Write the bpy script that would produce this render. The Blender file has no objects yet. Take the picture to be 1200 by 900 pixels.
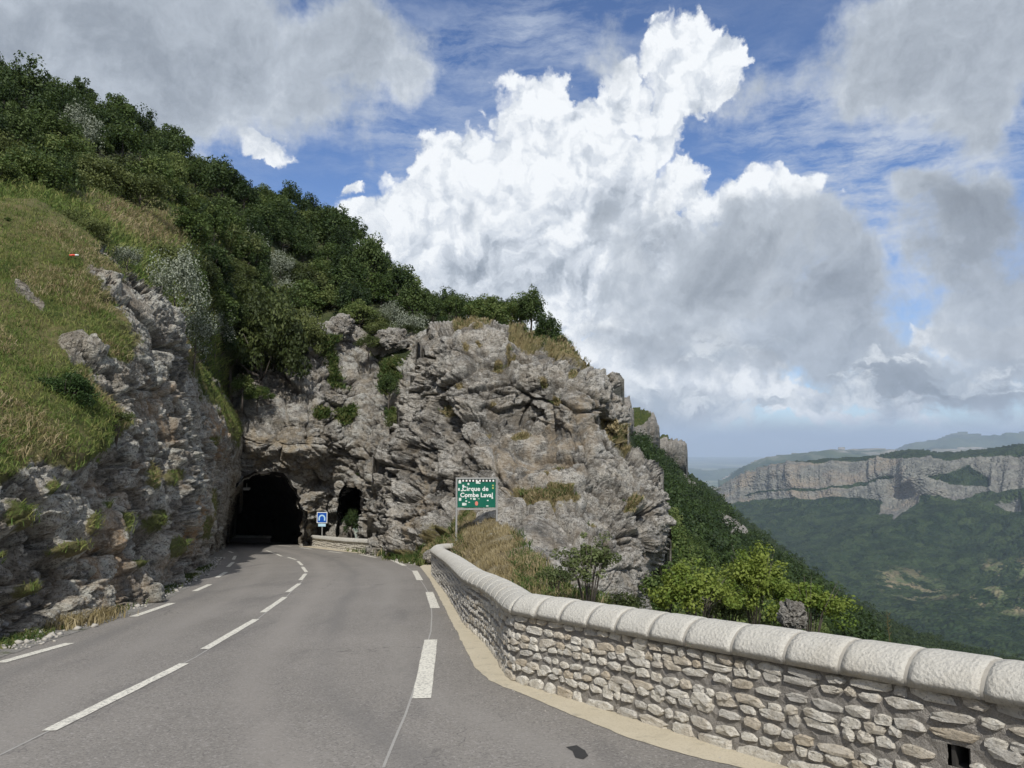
import bpy, math, random
import numpy as np
from mathutils import Vector

HAZE = 4.1e-5                     # density of the air
F_PX = 898.0                      # focal length in pixels of a 1200 px wide frame
PITCH = math.atan(70 / F_PX)
scene = bpy.context.scene
C = scene.collection
cam_data = bpy.data.cameras.new("camera")
cam = bpy.data.objects.new("camera", cam_data)
C.objects.link(cam)
cam_data.sensor_width = 36
cam_data.lens = 36 * F_PX / 1200
cam_data.clip_start = 0.1
cam_data.clip_end = 200000
cam.location = (0, 0, 0)
cam.rotation_euler = (math.pi / 2 + PITCH, 0, 0)
scene.camera = cam
scene.render.resolution_x, scene.render.resolution_y = 1024, 768

CP, SP = math.cos(PITCH), math.sin(PITCH)


def ray(px, py):
    """Direction with forward component 1 through a point of the 1200 x 900 frame."""
    px = np.asarray(px, float); py = np.asarray(py, float)
    a = (px - 600) / F_PX; b = (450 - py) / F_PX
    dy = CP - b * SP
    return np.stack([a / dy, np.ones_like(dy), (SP + b * CP) / dy], -1)


def PX(px, py, D):
    return ray(px, py) * np.asarray(D, float)[..., None] if np.ndim(D) else ray(px, py) * D


GH, GS = 1.56, 0.10               # road plane: z = -GH - GS*y


def gz(y):
    return -GH - GS * y


def G(px, py):
    r = ray(px, py)
    t = -GH / (r[..., 2] + GS)
    return r * t[..., None] if np.ndim(t) else r * t


def to_px(P):
    P = np.asarray(P, float)
    f = P[..., 1] * CP + P[..., 2] * SP
    u = -P[..., 1] * SP + P[..., 2] * CP
    return 600 + F_PX * P[..., 0] / f, 450 - F_PX * u / f


# ------------------------------------------------------------------ node helper
class NT:
    def __init__(s, tree):
        s.t = tree; s.n = tree.nodes; s.l = tree.links

    def new(s, typ, **kw):
        n = s.n.new(typ)
        for k, v in kw.items():
            setattr(n, k, v)
        return n

    def put(s, sock, v):
        if v is None:
            return
        if isinstance(v, bpy.types.NodeSocket):
            s.l.new(v, sock)
        elif isinstance(v, (tuple, list)) and sock.type == 'RGBA' and len(v) == 3:
            sock.default_value = (*v, 1)
        else:
            sock.default_value = v

    def math(s, op, a, b=None, c=None, clamp=False):
        n = s.new('ShaderNodeMath', operation=op, use_clamp=clamp)
        s.put(n.inputs[0], a); s.put(n.inputs[1], b); s.put(n.inputs[2], c)
        return n.outputs[0]

    def vmath(s, op, a, b=None, c=None, scale=None):
        n = s.new('ShaderNodeVectorMath', operation=op)
        s.put(n.inputs[0], a); s.put(n.inputs[1], b)
        if c is not None: s.put(n.inputs[2], c)
        if scale is not None: s.put(n.inputs['Scale'], scale)
        return n.outputs['Value'] if op in ('LENGTH', 'DISTANCE', 'DOT_PRODUCT') else n.outputs[0]

    def noise(s, vec, scale, detail=4, rough=0.55, color=False, lac=2.0, dist=0.0, dim='3D'):
        n = s.new('ShaderNodeTexNoise', noise_dimensions=dim)
        s.put(n.inputs['Vector'], vec); s.put(n.inputs['Scale'], scale)
        n.inputs['Detail'].default_value = detail; n.inputs['Roughness'].default_value = rough
        n.inputs['Lacunarity'].default_value = lac; n.inputs['Distortion'].default_value = dist
        return n.outputs['Color' if color else 'Fac']

    def voronoi(s, vec, scale, feature='F1', out='Distance', detail=0, rnd=1.0, rough=0.5, dim='3D'):
        n = s.new('ShaderNodeTexVoronoi', feature=feature, voronoi_dimensions=dim)
        s.put(n.inputs['Vector'], vec); s.put(n.inputs['Scale'], scale)
        if 'Detail' in n.inputs:
            n.inputs['Detail'].default_value = detail
            n.inputs['Roughness'].default_value = rough
        n.inputs['Randomness'].default_value = rnd
        return n.outputs[out]

    def map(s, v, a, b, c=0.0, d=1.0, smooth=False):
        n = s.new('ShaderNodeMapRange', clamp=True)
        if smooth: n.interpolation_type = 'SMOOTHSTEP'
        s.put(n.inputs[0], v)
        for i, x in enumerate((a, b, c, d)):
            s.put(n.inputs[1 + i], x)
        return n.outputs[0]

    def mix(s, f, a, b, mode='MIX'):
        n = s.new('ShaderNodeMix', data_type='RGBA', blend_type=mode)
        n.clamp_factor = True
        s.put(n.inputs[0], f); s.put(n.inputs[6], a); s.put(n.inputs[7], b)
        return n.outputs[2]

    def ramp(s, f, stops):
        n = s.new('ShaderNodeValToRGB')
        e = n.color_ramp.elements
        while len(e) < len(stops): e.new(0.5)
        for q, (p, c) in zip(e, stops):
            q.position = p
            q.color = (*c, 1) if isinstance(c, tuple) else (c, c, c, 1)
        s.put(n.inputs[0], f)
        return n.outputs[0]

    def attr(s, name):
        n = s.new('ShaderNodeAttribute', attribute_name=name)
        return n.outputs['Fac']

    def sep(s, v):
        n = s.new('ShaderNodeSeparateXYZ'); s.put(n.inputs[0], v)
        return n.outputs

    def comb(s, x, y, z):
        n = s.new('ShaderNodeCombineXYZ')
        s.put(n.inputs[0], x); s.put(n.inputs[1], y); s.put(n.inputs[2], z)
        return n.outputs[0]

    def scale_v(s, v, k):
        return s.vmath('MULTIPLY', v, tuple(k))

    def bump(s, h, strength, dist, normal=None):
        n = s.new('ShaderNodeBump')
        n.inputs['Strength'].default_value = strength
        n.inputs['Distance'].default_value = dist
        s.put(n.inputs['Height'], h)
        if normal is not None: s.put(n.inputs['Normal'], normal)
        return n.outputs[0]


# ------------------------------------------------------------------ sky
SUN_DIR = Vector((0.04, -0.71, 0.70)).normalized()
sun_el = math.asin(SUN_DIR.z)
sun_az = math.atan2(SUN_DIR.x, SUN_DIR.y)

world = bpy.data.worlds.new("World")
scene.world = world
world.use_nodes = True
wt = NT(world.node_tree)
wt.n.clear()
gen = wt.new('ShaderNodeTexCoord').outputs['Generated']
sx, sy, sz = wt.sep(gen)[:3]
azi = wt.math('ARCTAN2', sx, sy)
ele = wt.math('ARCSINE', sz)
P0 = wt.comb(azi, ele, 0.0)


def azel(px, py):
    r = ray(px, py); r = r / np.linalg.norm(r)
    return math.atan2(r[0], r[1]), math.asin(r[2])


def warp(vec, scale, amp, detail, rough=0.6):
    c = wt.noise(vec, scale, detail, rough, color=True, dim='2D')
    c = wt.vmath('SUBTRACT', c, (0.5, 0.5, 0.5))
    c = wt.vmath('MULTIPLY', c, (amp, amp, 0))
    return wt.vmath('ADD', vec, c)


def lobes(vec, items):
    """Largest of a set of elliptic bumps placed at directions of the sky."""
    out = None
    for (px, py, rx, ry, k) in items:
        a, e = azel(px, py)
        d = wt.vmath('SUBTRACT', vec, (a, e, 0))
        d = wt.vmath('MULTIPLY', d, (F_PX / rx, F_PX / ry, 0))
        d = wt.vmath('LENGTH', d)
        d = wt.math('MULTIPLY_ADD', d, -k, k)
        out = d if out is None else wt.math('SMOOTH_MAX', out, d, 0.12)
    return out


sky = wt.new('ShaderNodeTexSky', sky_type='NISHITA')
sky.sun_disc = False
sky.sun_elevation = sun_el
sky.sun_rotation = sun_az
sky.altitude = 1000
sky.air_density = 1.0
sky.dust_density = 0.3
sky.ozone_density = 1.5

PW = warp(P0, 10, 0.085, 6, 0.62)          # billowing distortion of cloud outlines
PS = warp(P0, 4, 0.20, 7, 0.55)          # softer, larger distortion

white_items = [
    (800, 75, 78, 62, 1.0), (735, 120, 50, 45, 1.0), (840, 70, 50, 55, 1.0), (770, 150, 60, 50, .8),
    (640, 170, 95, 85, 1.2), (560, 215, 95, 85, 1.2), (490, 255, 70, 55, 1.0), (430, 280, 60, 45, 1.0),
    (600, 300, 210, 130, 1.6), (700, 230, 100, 100, 1.2), (800, 225, 48, 46, 1.0), (890, 250, 80, 48, 1.0),
    (940, 240, 48, 36, .9), (760, 330, 170, 110, 1.5), (305, 175, 36, 20, .8), (330, 262, 40, 26, .8), (415, 232, 18, 12, .6),
    (720, 430, 110, 60, 1.1), (860, 432, 60, 26, .7), (1150, 400, 80, 26, .7), (1000, 480, 110, 14, .5), (810, 452, 150, 30, 1.0), (900, 462, 120, 22, .8)]
W = lobes(PW, white_items)
billow = wt.voronoi(wt.scale_v(PW, (1, 1, 1)), 22, 'SMOOTH_F1', detail=2, rough=.55, dim='2D')
W = wt.math('ADD', W, wt.math('MULTIPLY_ADD', billow, -0.55, 0.24))
Wm = wt.map(W, -0.02, 0.20, smooth=True)

grey_items = [
    (130, 30, 360, 140, 1.3), (400, 50, 130, 75, 1.0), (60, 130, 260, 90, .9), (250, 130, 160, 40, .7), (480, 90, 60, 40, .8), (330, 110, 130, 40, .6),
    (1130, 40, 150, 110, 1.2), (1060, 100, 80, 60, .8), (1195, 140, 60, 70, 1.0), (940, 290, 90, 55, 1.0),
    (850, 330, 150, 70, 1.2), (980, 345, 70, 55, 1.0), (1150, 290, 90, 60, 1.1), (1090, 250, 45, 30, .9), (1170, 370, 90, 60, 1.0),
    (1000, 415, 240, 40, .9), (1080, 440, 160, 38, 1.0), (760, 470, 160, 32, .9), (690, 250, 45, 40, .55), (745, 300, 60, 80, .8),
    (560, 265, 28, 20, .3), (700, 60, 40, 70, .42), (880, 120, 60, 40, .25), (900, 385, 220, 60, .9), (760, 395, 120, 50, .6)]
Gf = lobes(PS, grey_items)
gn = wt.noise(P0, 11, 6, 0.62, dim='2D')
Gf2 = wt.math('ADD', Gf, wt.math('MULTIPLY_ADD', gn, 1.1, -0.62))
Gm = wt.map(Gf2, -0.04, 0.42, 0.0, 0.96, smooth=True)
# low bank of pale cloud towards the horizon, all round
band = wt.map(ele, azel(600, 520)[1], azel(600, 478)[1], 1.0, 0.0, smooth=True)
# cirrus
PC = warp(P0, 5, 0.05, 6, 0.6)
cir = wt.noise(wt.scale_v(PC, (6, 24, 1)), 1.0, 7, 0.70, dim='2D')
cir2 = wt.noise(wt.scale_v(PC, (3, 6, 1)), 1.0, 3, 0.5, dim='2D')
cirL = lobes(PS, [(1080, 210, 230, 70, 1.0), (980, 110, 130, 60, .6), (1050, 320, 120, 60, .7), (440, 165, 180, 60, .35), (620, 50, 200, 60, .3), (1040, 300, 140, 50, 1.0), (900, 170, 120, 50, .6)])
cirM = wt.math('MULTIPLY', wt.map(cir, 0.38, 0.66, 0.0, 1.0), wt.map(cirL, -0.15, 0.55, 0.12, 1.0))
cirM = wt.math('MULTIPLY', cirM, wt.map(cir2, 0.3, 0.55, 0.45, 1.15), clamp=True)

# cloud tone
e1 = wt.noise(PW, 26, 5, 0.6, dim='2D')
e2 = wt.noise(wt.vmath('ADD', PW, (0.008, -0.013, 0)), 26, 5, 0.6, dim='2D')
relief = wt.math('MULTIPLY', wt.math('SUBTRACT', e2, e1), -1.0)
bl2 = wt.voronoi(wt.vmath('ADD', PW, (0.010, -0.014, 0)), 22, 'SMOOTH_F1', detail=2, rough=.55, dim='2D')
relief2 = wt.math('SUBTRACT', bl2, billow)
shade = lobes(PS, [(690, 240, 70, 60, .8), (640, 320, 170, 80, .55), (760, 290, 80, 80, 1.0), (560, 268, 42, 30, .5),
                   (820, 120, 60, 50, .45), (560, 330, 120, 60, .7), (520, 240, 60, 40, .25), (620, 270, 60, 50, .3), (470, 300, 70, 40, .35), (820, 330, 130, 60, 1.0), (870, 290, 60, 30, .5)])
tone = wt.math('MULTIPLY_ADD', wt.map(shade, 0.0, 0.8, 0, 1, smooth=True), -0.56, 0.86)
tone = wt.math('MULTIPLY_ADD', relief, 0.75, tone)
tone = wt.math('MULTIPLY_ADD', relief2, 0.42, tone, clamp=True)
white_col = wt.ramp(tone, [(0.0, (.24, .28, .34)), (0.35, (.42, .47, .54)), (0.65, (.66, .71, .78)), (0.92, (.92, .95, .98))])
dark = lobes(PS, [(1150, 290, 110, 60, 1.0), (1100, 440, 180, 40, .8), (980, 340, 80, 60, .8), (860, 330, 110, 60, .6), (1200, 180, 110, 60, .5),
                  (1060, 60, 90, 60, .3), (150, 40, 380, 140, .42), (900, 400, 160, 40, .4), (770, 475, 120, 26, .35)])
gt = wt.math('MULTIPLY_ADD', wt.map(dark, 0.0, 0.9, 0, 1, smooth=True), -0.40, 0.66)
gt = wt.math('ADD', gt, wt.math('MULTIPLY_ADD', wt.noise(PS, 8, 7, .66, dim='2D'), 0.85, -0.41))
gt = wt.math('MULTIPLY_ADD', relief, 0.25, gt)
thin = wt.map(Gf2, 0.05, 0.55, 0.16, 0.0)
gt = wt.math('ADD', gt, thin, clamp=True)
grey_col = wt.ramp(gt, [(0.0, (.19, .215, .25)), (0.45, (.33, .37, .425)), (0.75, (.50, .55, .615)), (1.0, (.76, .80, .85))])
blue_sky = wt.vmath('MULTIPLY', sky.outputs[0], (0.082, 0.096, 0.122))
col = wt.mix(cirM, blue_sky, (.50, .57, .70))
col = wt.mix(Wm, col, white_col)
col = wt.mix(Gm, col, grey_col)
# layered pale cloud low over the horizon
ln = wt.noise(wt.scale_v(PS, (9, 26, 1)), 1.0, 7, .60, dim='2D')
lz = wt.math('MULTIPLY', wt.map(ele, azel(600, 370)[1], azel(600, 430)[1], 0, 1, smooth=True), wt.map(ln, .50, .64, 0, .85, smooth=True))
col = wt.mix(lz, col, wt.mix(wt.map(wt.noise(PW, 18, 5, .6, dim='2D'), .4, .6), (.42, .48, .55), (.78, .82, .86)))
bn = wt.noise(wt.scale_v(PS, (10, 34, 1)), 1.0, 5, .6, dim='2D')
band_col = wt.mix(wt.map(bn, .40, .62), (.28, .34, .44), (.52, .58, .66))
col = wt.mix(wt.math('MULTIPLY', band, .93), col, band_col)
low = wt.map(ele, azel(600, 535)[1], azel(600, 490)[1], 1.0, 0.0, smooth=True)
col = wt.mix(low, col, (.38, .45, .55))
# the sky beyond the view: the same broken cloud, in a branch of its own so that it stays quick
far_n = wt.noise(wt.scale_v(gen, (1.0, 1.0, 2.2)), 2.6, 4, 0.56)
far_m = wt.map(far_n, 0.40, 0.54, smooth=True)
far_col = wt.mix(far_m, blue_sky, wt.ramp(far_n, [(0.45, (.80, .80, .79)), (0.62, (.52, .53, .54)), (0.75, (.34, .35, .37))]))
far_col = wt.mix(wt.math('MULTIPLY', band, .93), far_col, (.35, .41, .50))
far_col = wt.mix(low, far_col, (.38, .44, .52))
away = wt.math('MAXIMUM', wt.map(wt.math('ABSOLUTE', azi), 0.66, 0.80, 0, 1, smooth=True), wt.map(ele, 0.66, 0.78, 0, 1, smooth=True))
away = wt.math('MAXIMUM', away, wt.map(ele, -0.03, -0.02, 1, 0))
bg = wt.new('ShaderNodeBackground'); wt.put(bg.inputs[0], col)
bg2 = wt.new('ShaderNodeBackground'); wt.put(bg2.inputs[0], far_col)
ms = wt.new('ShaderNodeMixShader')
wt.l.new(away, ms.inputs[0]); wt.l.new(bg.outputs[0], ms.inputs[1]); wt.l.new(bg2.outputs[0], ms.inputs[2])
wo = wt.new('ShaderNodeOutputWorld')
wt.l.new(ms.outputs[0], wo.inputs[0])
world.cycles.sampling_method = 'NONE'

sun_data = bpy.data.lights.new("sun", 'SUN')
sun_data.energy = 3.9
sun_data.angle = math.radians(0.6)
sun_data.color = (1.0, 0.955, 0.88)
sun = bpy.data.objects.new("sun", sun_data)
C.objects.link(sun)
sun.rotation_euler = SUN_DIR.to_track_quat('Z', 'Y').to_euler()

scene.view_settings.view_transform = 'Standard'
scene.view_settings.look = 'None'
scene.view_settings.exposure = 0.05
scene.view_settings.gamma = 1.0
scene.cycles.max_bounces = 5
scene.cycles.diffuse_bounces = 3
scene.cycles.glossy_bounces = 2
scene.cycles.transmission_bounces = 3
scene.cycles.transparent_max_bounces = 4
scene.cycles.volume_bounces = 1


# ------------------------------------------------------------------ numeric noise
def _h(ix, iy, iz, seed):
    with np.errstate(over='ignore'):
        h = (ix.astype(np.uint32) * np.uint32(374761393) + iy.astype(np.uint32) * np.uint32(668265263)
             + iz.astype(np.uint32) * np.uint32(2147483647) + np.uint32((seed * 974634777) & 0xffffffff))
        h = (h ^ (h >> np.uint32(13))) * np.uint32(1274126177)
        h = (h ^ (h >> np.uint32(16))) * np.uint32(2246822519)
        h = h ^ (h >> np.uint32(15))
    return h


def _u(h):
    return (h & np.uint32(0xffffff)).astype(np.float32) / np.float32(0xffffff)


def vnoise(P, seed=0):
    """Smooth noise in -1..1."""
    P = P.astype(np.float32)
    i = np.floor(P).astype(np.int64); f = P - i
    f = f * f * f * (f * (f * 6 - 15) + 10)
    out = 0
    for dx in (0, 1):
        wx = f[:, 0] if dx else 1 - f[:, 0]
        for dy in (0, 1):
            wy = f[:, 1] if dy else 1 - f[:, 1]
            for dz in (0, 1):
                wz = f[:, 2] if dz else 1 - f[:, 2]
                out = out + wx * wy * wz * _u(_h(i[:, 0] + dx, i[:, 1] + dy, i[:, 2] + dz, seed))
    return out * 2 - 1


def fbm(P, octaves=5, gain=0.5, seed=0, ridged=False):
    out = np.zeros(len(P), np.float32); a = 1.0; tot = 0
    Q = P.astype(np.float64).copy()
    for o in range(octaves):
        n = vnoise(Q, seed + o * 17)
        if ridged: n = 1 - 2 * np.abs(n)
        out += a * n; tot += a
        a *= gain
        Q = Q * 2.03 + 11.3
    return out / tot


def blocks(P, seed=0, tilt=0.4):
    """Fractured rock: each cell a plane of its own height and tilt. Returns offset (-1..1) and distance to the crack."""
    P = P.astype(np.float32)
    b = np.floor(P - 0.5).astype(np.int64)
    n = len(P)
    d1 = np.full(n, 9., np.float32); d2 = np.full(n, 9., np.float32); off = np.zeros(n, np.float32)
    for dx in (0, 1):
        for dy in (0, 1):
            for dz in (0, 1):
                ix, iy, iz = b[:, 0] + dx, b[:, 1] + dy, b[:, 2] + dz
                h = _h(ix, iy, iz, seed)
                r1 = _u(h); h2 = (h >> np.uint32(7)) * np.uint32(2654435761); r2 = _u(h2 ^ (h2 >> np.uint32(11)))
                h3 = (h ^ np.uint32(0x9e3779b9)) * np.uint32(40503); r3 = _u(h3 ^ (h3 >> np.uint32(9)))
                vx = P[:, 0] - (ix + .5 + .62 * (r1 - .5)); vy = P[:, 1] - (iy + .5 + .62 * (r2 - .5)); vz = P[:, 2] - (iz + .5 + .62 * (r3 - .5))
                d = vx * vx + vy * vy + vz * vz
                o = (r1 + r2 + r3) * 1.333 - 2 + tilt * ((r2 - .5) * vx + (r3 - .5) * vy + (r1 - .5) * vz) * 4
                near = d < d1
                d2 = np.where(near, d1, np.minimum(d2, d))
                off = np.where(near, o, off)
                d1 = np.where(near, d, d1)
    return np.clip(off, -1.6, 1.6), np.sqrt(d2) - np.sqrt(d1)


def rock_disp(P, amp=1.0, seed=0, strata=1.7, big=2.6):
    """Limestone relief in metres: big blocks, ledges, small fractures."""
    W = np.stack([fbm(P / 2.2 + k * 31.7, 3, .5, seed + 91 + k) for k in range(3)], -1)
    Q = P + W * 0.16
    Q = Q + np.stack([0 * Q[:, 0], 0 * Q[:, 0], Q[:, 0] * 0.12], -1)        # strata dip a little
    S = np.array([1, 1, strata])
    out = 0.90 * fbm(P / 4.0, 3, .55, seed) * amp
    brk = np.clip(.75 + 1.1 * fbm(P / 2.6, 3, .5, seed + 60), .25, 1.35)      # broken and smooth areas
    o1, c1 = blocks(Q * S / big, seed + 1, .5)
    out += amp * 0.27 * o1 - amp * 0.34 * np.exp(-(c1 / .05) ** 2)
    o2, c2 = blocks(Q * [.8, .8, 2.0 * strata / 1.5] / (big * .40), seed + 2, .3)
    out += amp * brk * (0.20 * o2 - 0.17 * np.exp(-(c2 / .06) ** 2))
    o3, c3 = blocks((Q + 3.3) * [1, 1, 1.9] / (big * .16), seed + 3, .25)
    out += amp * brk * (0.095 * o3 - 0.05 * np.exp(-(c3 / .08) ** 2))
    o4, c4 = blocks((Q + 7.1) * [1, 1, 1.6] / (big * .065), seed + 4, .3)
    out += amp * brk * 0.038 * o4
    global LAST_TONE
    LAST_TONE = np.clip(.5 + .22 * o1 + .30 * o2 + .30 * o3 + .2 * o4, 0, 1)
    return out


# ------------------------------------------------------------------ mesh helpers
def jagged(poly, amp, seed, closed=True):
    p = np.array(poly, float); out = []
    for a, c in zip(p[:-1], p[1:]):
        k = max(1, int(np.hypot(*(c - a)) / 3))
        for j in range(k): out.append(a + (c - a) * j / k)
    out.append(p[-1]); out = np.array(out)
    J = np.stack([out[:, 0] / 9, out[:, 1] / 9, 0 * out[:, 0]], -1)
    d = np.stack([fbm(J, 3, .6, seed), fbm(J + 50, 3, .6, seed)], -1) * amp
    d[:1] = 0; d[-1:] = 0
    return [tuple(q) for q in out + d]


def link(name, me, parent=None, mat=None):
    o = bpy.data.objects.new(name, me)
    C.objects.link(o)
    if parent is not None: o.parent = parent
    if mat is not None and me is not None and not me.materials: me.materials.append(mat)
    return o


def np_mesh(name, V, F, smooth=False, attrs=None):
    """V (n,3), F (m,3) or (m,4) arrays."""
    me = bpy.data.meshes.new(name)
    V = np.asarray(V, np.float32); F = np.asarray(F, np.int32)
    k = F.shape[1]
    me.vertices.add(len(V)); me.vertices.foreach_set('co', V.ravel())
    me.loops.add(F.size); me.loops.foreach_set('vertex_index', F.ravel())
    me.polygons.add(len(F))
    me.polygons.foreach_set('loop_start', np.arange(0, F.size, k, dtype=np.int32))
    me.polygons.foreach_set('loop_total', np.full(len(F), k, np.int32))
    if smooth: me.polygons.foreach_set('use_smooth', np.ones(len(F), bool))
    for an, av in (attrs or {}).items():
        at = me.attributes.new(an, 'FLOAT', 'POINT')
        at.data.foreach_set('value', np.asarray(av, np.float32))
    me.update(calc_edges=True)
    return me


def tag(o, label=None, cat=None, group=None, kind=None):
    if label: o['label'] = label
    if cat: o['category'] = cat
    if group: o['group'] = group
    if kind: o['kind'] = kind
    return o


def empty(name, loc=(0, 0, 0), rz=0.0):
    o = bpy.data.objects.new(name, None)
    o.location = loc; o.rotation_euler = (0, 0, rz); o.empty_display_size = .2
    C.objects.link(o)
    return o


class MB:
    """Collects simple solids into one mesh."""
    def __init__(s): s.v = []; s.f = []
    def add(s, V, F):
        n = len(s.v); s.v += [tuple(v) for v in V]; s.f += [tuple(i + n for i in f) for f in F]
    def box(s, c, size, rot=None):
        x, y, z = [d / 2 for d in size]
        V = [Vector((a * x, b * y, e * z)) for a in (-1, 1) for b in (-1, 1) for e in (-1, 1)]
        if rot is not None: V = [rot @ v for v in V]
        V = [v + Vector(c) for v in V]
        s.add(V, [(0, 1, 3, 2), (4, 6, 7, 5), (0, 4, 5, 1), (2, 3, 7, 6), (0, 2, 6, 4), (1, 5, 7, 3)])
    def tube(s, pts, rads, n=8, cap=True):
        pts = [Vector(p) for p in pts]
        V = []; F = []
        for i, p in enumerate(pts):
            t = (pts[min(i + 1, len(pts) - 1)] - pts[max(i - 1, 0)]).normalized()
            a = t.cross(Vector((.3, .9, .1))).normalized(); b = t.cross(a)
            r = rads[i] if hasattr(rads, '__len__') else rads
            for k in range(n):
                w = 2 * math.pi * k / n
                V.append(p + a * (r * math.cos(w)) + b * (r * math.sin(w)))
        for i in range(len(pts) - 1):
            for k in range(n):
                F.append((i * n + k, i * n + (k + 1) % n, (i + 1) * n + (k + 1) % n, (i + 1) * n + k))
        if cap:
            F.append(tuple(range(n))[::-1]); F.append(tuple((len(pts) - 1) * n + k for k in range(n)))
        s.add(V, F)
    def mesh(s, name, smooth=False):
        me = bpy.data.meshes.new(name); me.from_pydata(s.v, [], s.f)
        if smooth: me.polygons.foreach_set('use_smooth', [True] * len(me.polygons))
        me.update(); return me
    def build(s, name, mat, parent=None, smooth=False):
        return link(name, s.mesh(name, smooth), parent, mat)


# ------------------------------------------------------------------ relief sheets
def tps(ctrl, px, py):
    """Thin-plate interpolation of inverse depth, so that flat faces stay flat."""
    c = np.array(ctrl, float)
    xy = c[:, :2] / 300.0; z = 1.0 / c[:, 2]
    sc = z.mean()
    def U(d2):
        return np.where(d2 > 1e-12, d2 * np.log(d2 + 1e-12), 0)
    n = len(c)
    d2 = ((xy[:, None] - xy[None]) ** 2).sum(-1)
    A = np.zeros((n + 3, n + 3)); A[:n, :n] = U(d2) + 2e-4 * np.eye(n)
    A[:n, n] = 1; A[:n, n + 1:] = xy; A[n, :n] = 1; A[n + 1:, :n] = xy.T
    w = np.linalg.solve(A, np.concatenate([z / sc, [0, 0, 0]]))
    X = np.stack([px, py], -1) / 300.0
    out = np.full(len(X), w[n]) + X @ w[n + 1:]
    for i in range(n):
        out += w[i] * U(((X - xy[i]) ** 2).sum(-1))
    lo, hi = z.min() / sc * .8, z.max() / sc * 1.2
    return 1.0 / (np.clip(out, lo, hi) * sc)


def in_poly(px, py, poly):
    poly = np.array(poly, float)
    inside = np.zeros(len(px), bool)
    for (x0, y0), (x1, y1) in zip(poly, np.roll(poly, -1, 0)):
        c = ((y0 > py) != (y1 > py))
        xs = (x1 - x0) * (py - y0) / (y1 - y0 + 1e-12) + x0
        inside ^= c & (px < xs)
    return inside


def poly_dist(px, py, poly, closed=True):
    poly = np.array(poly, float)
    d = np.full(len(px), 1e9)
    seq = list(zip(poly, np.roll(poly, -1, 0)))
    if not closed: seq = seq[:-1]
    for a, b in seq:
        ab = b - a; L = (ab ** 2).sum() + 1e-9
        t = np.clip(((px - a[0]) * ab[0] + (py - a[1]) * ab[1]) / L, 0, 1)
        dd = np.hypot(px - a[0] - t * ab[0], py - a[1] - t * ab[1])
        d = np.minimum(d, dd)
    return d


def zone(px, py, poly, soft=8, wob=None):
    """1 inside the outline, fading to 0 over a few pixels; wob makes the edge irregular."""
    d = poly_dist(px, py, poly) * np.where(in_poly(px, py, poly), 1, -1)
    if wob is not None: d = d + wob
    return np.clip(d / soft * .5 + .5, 0, 1)


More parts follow.
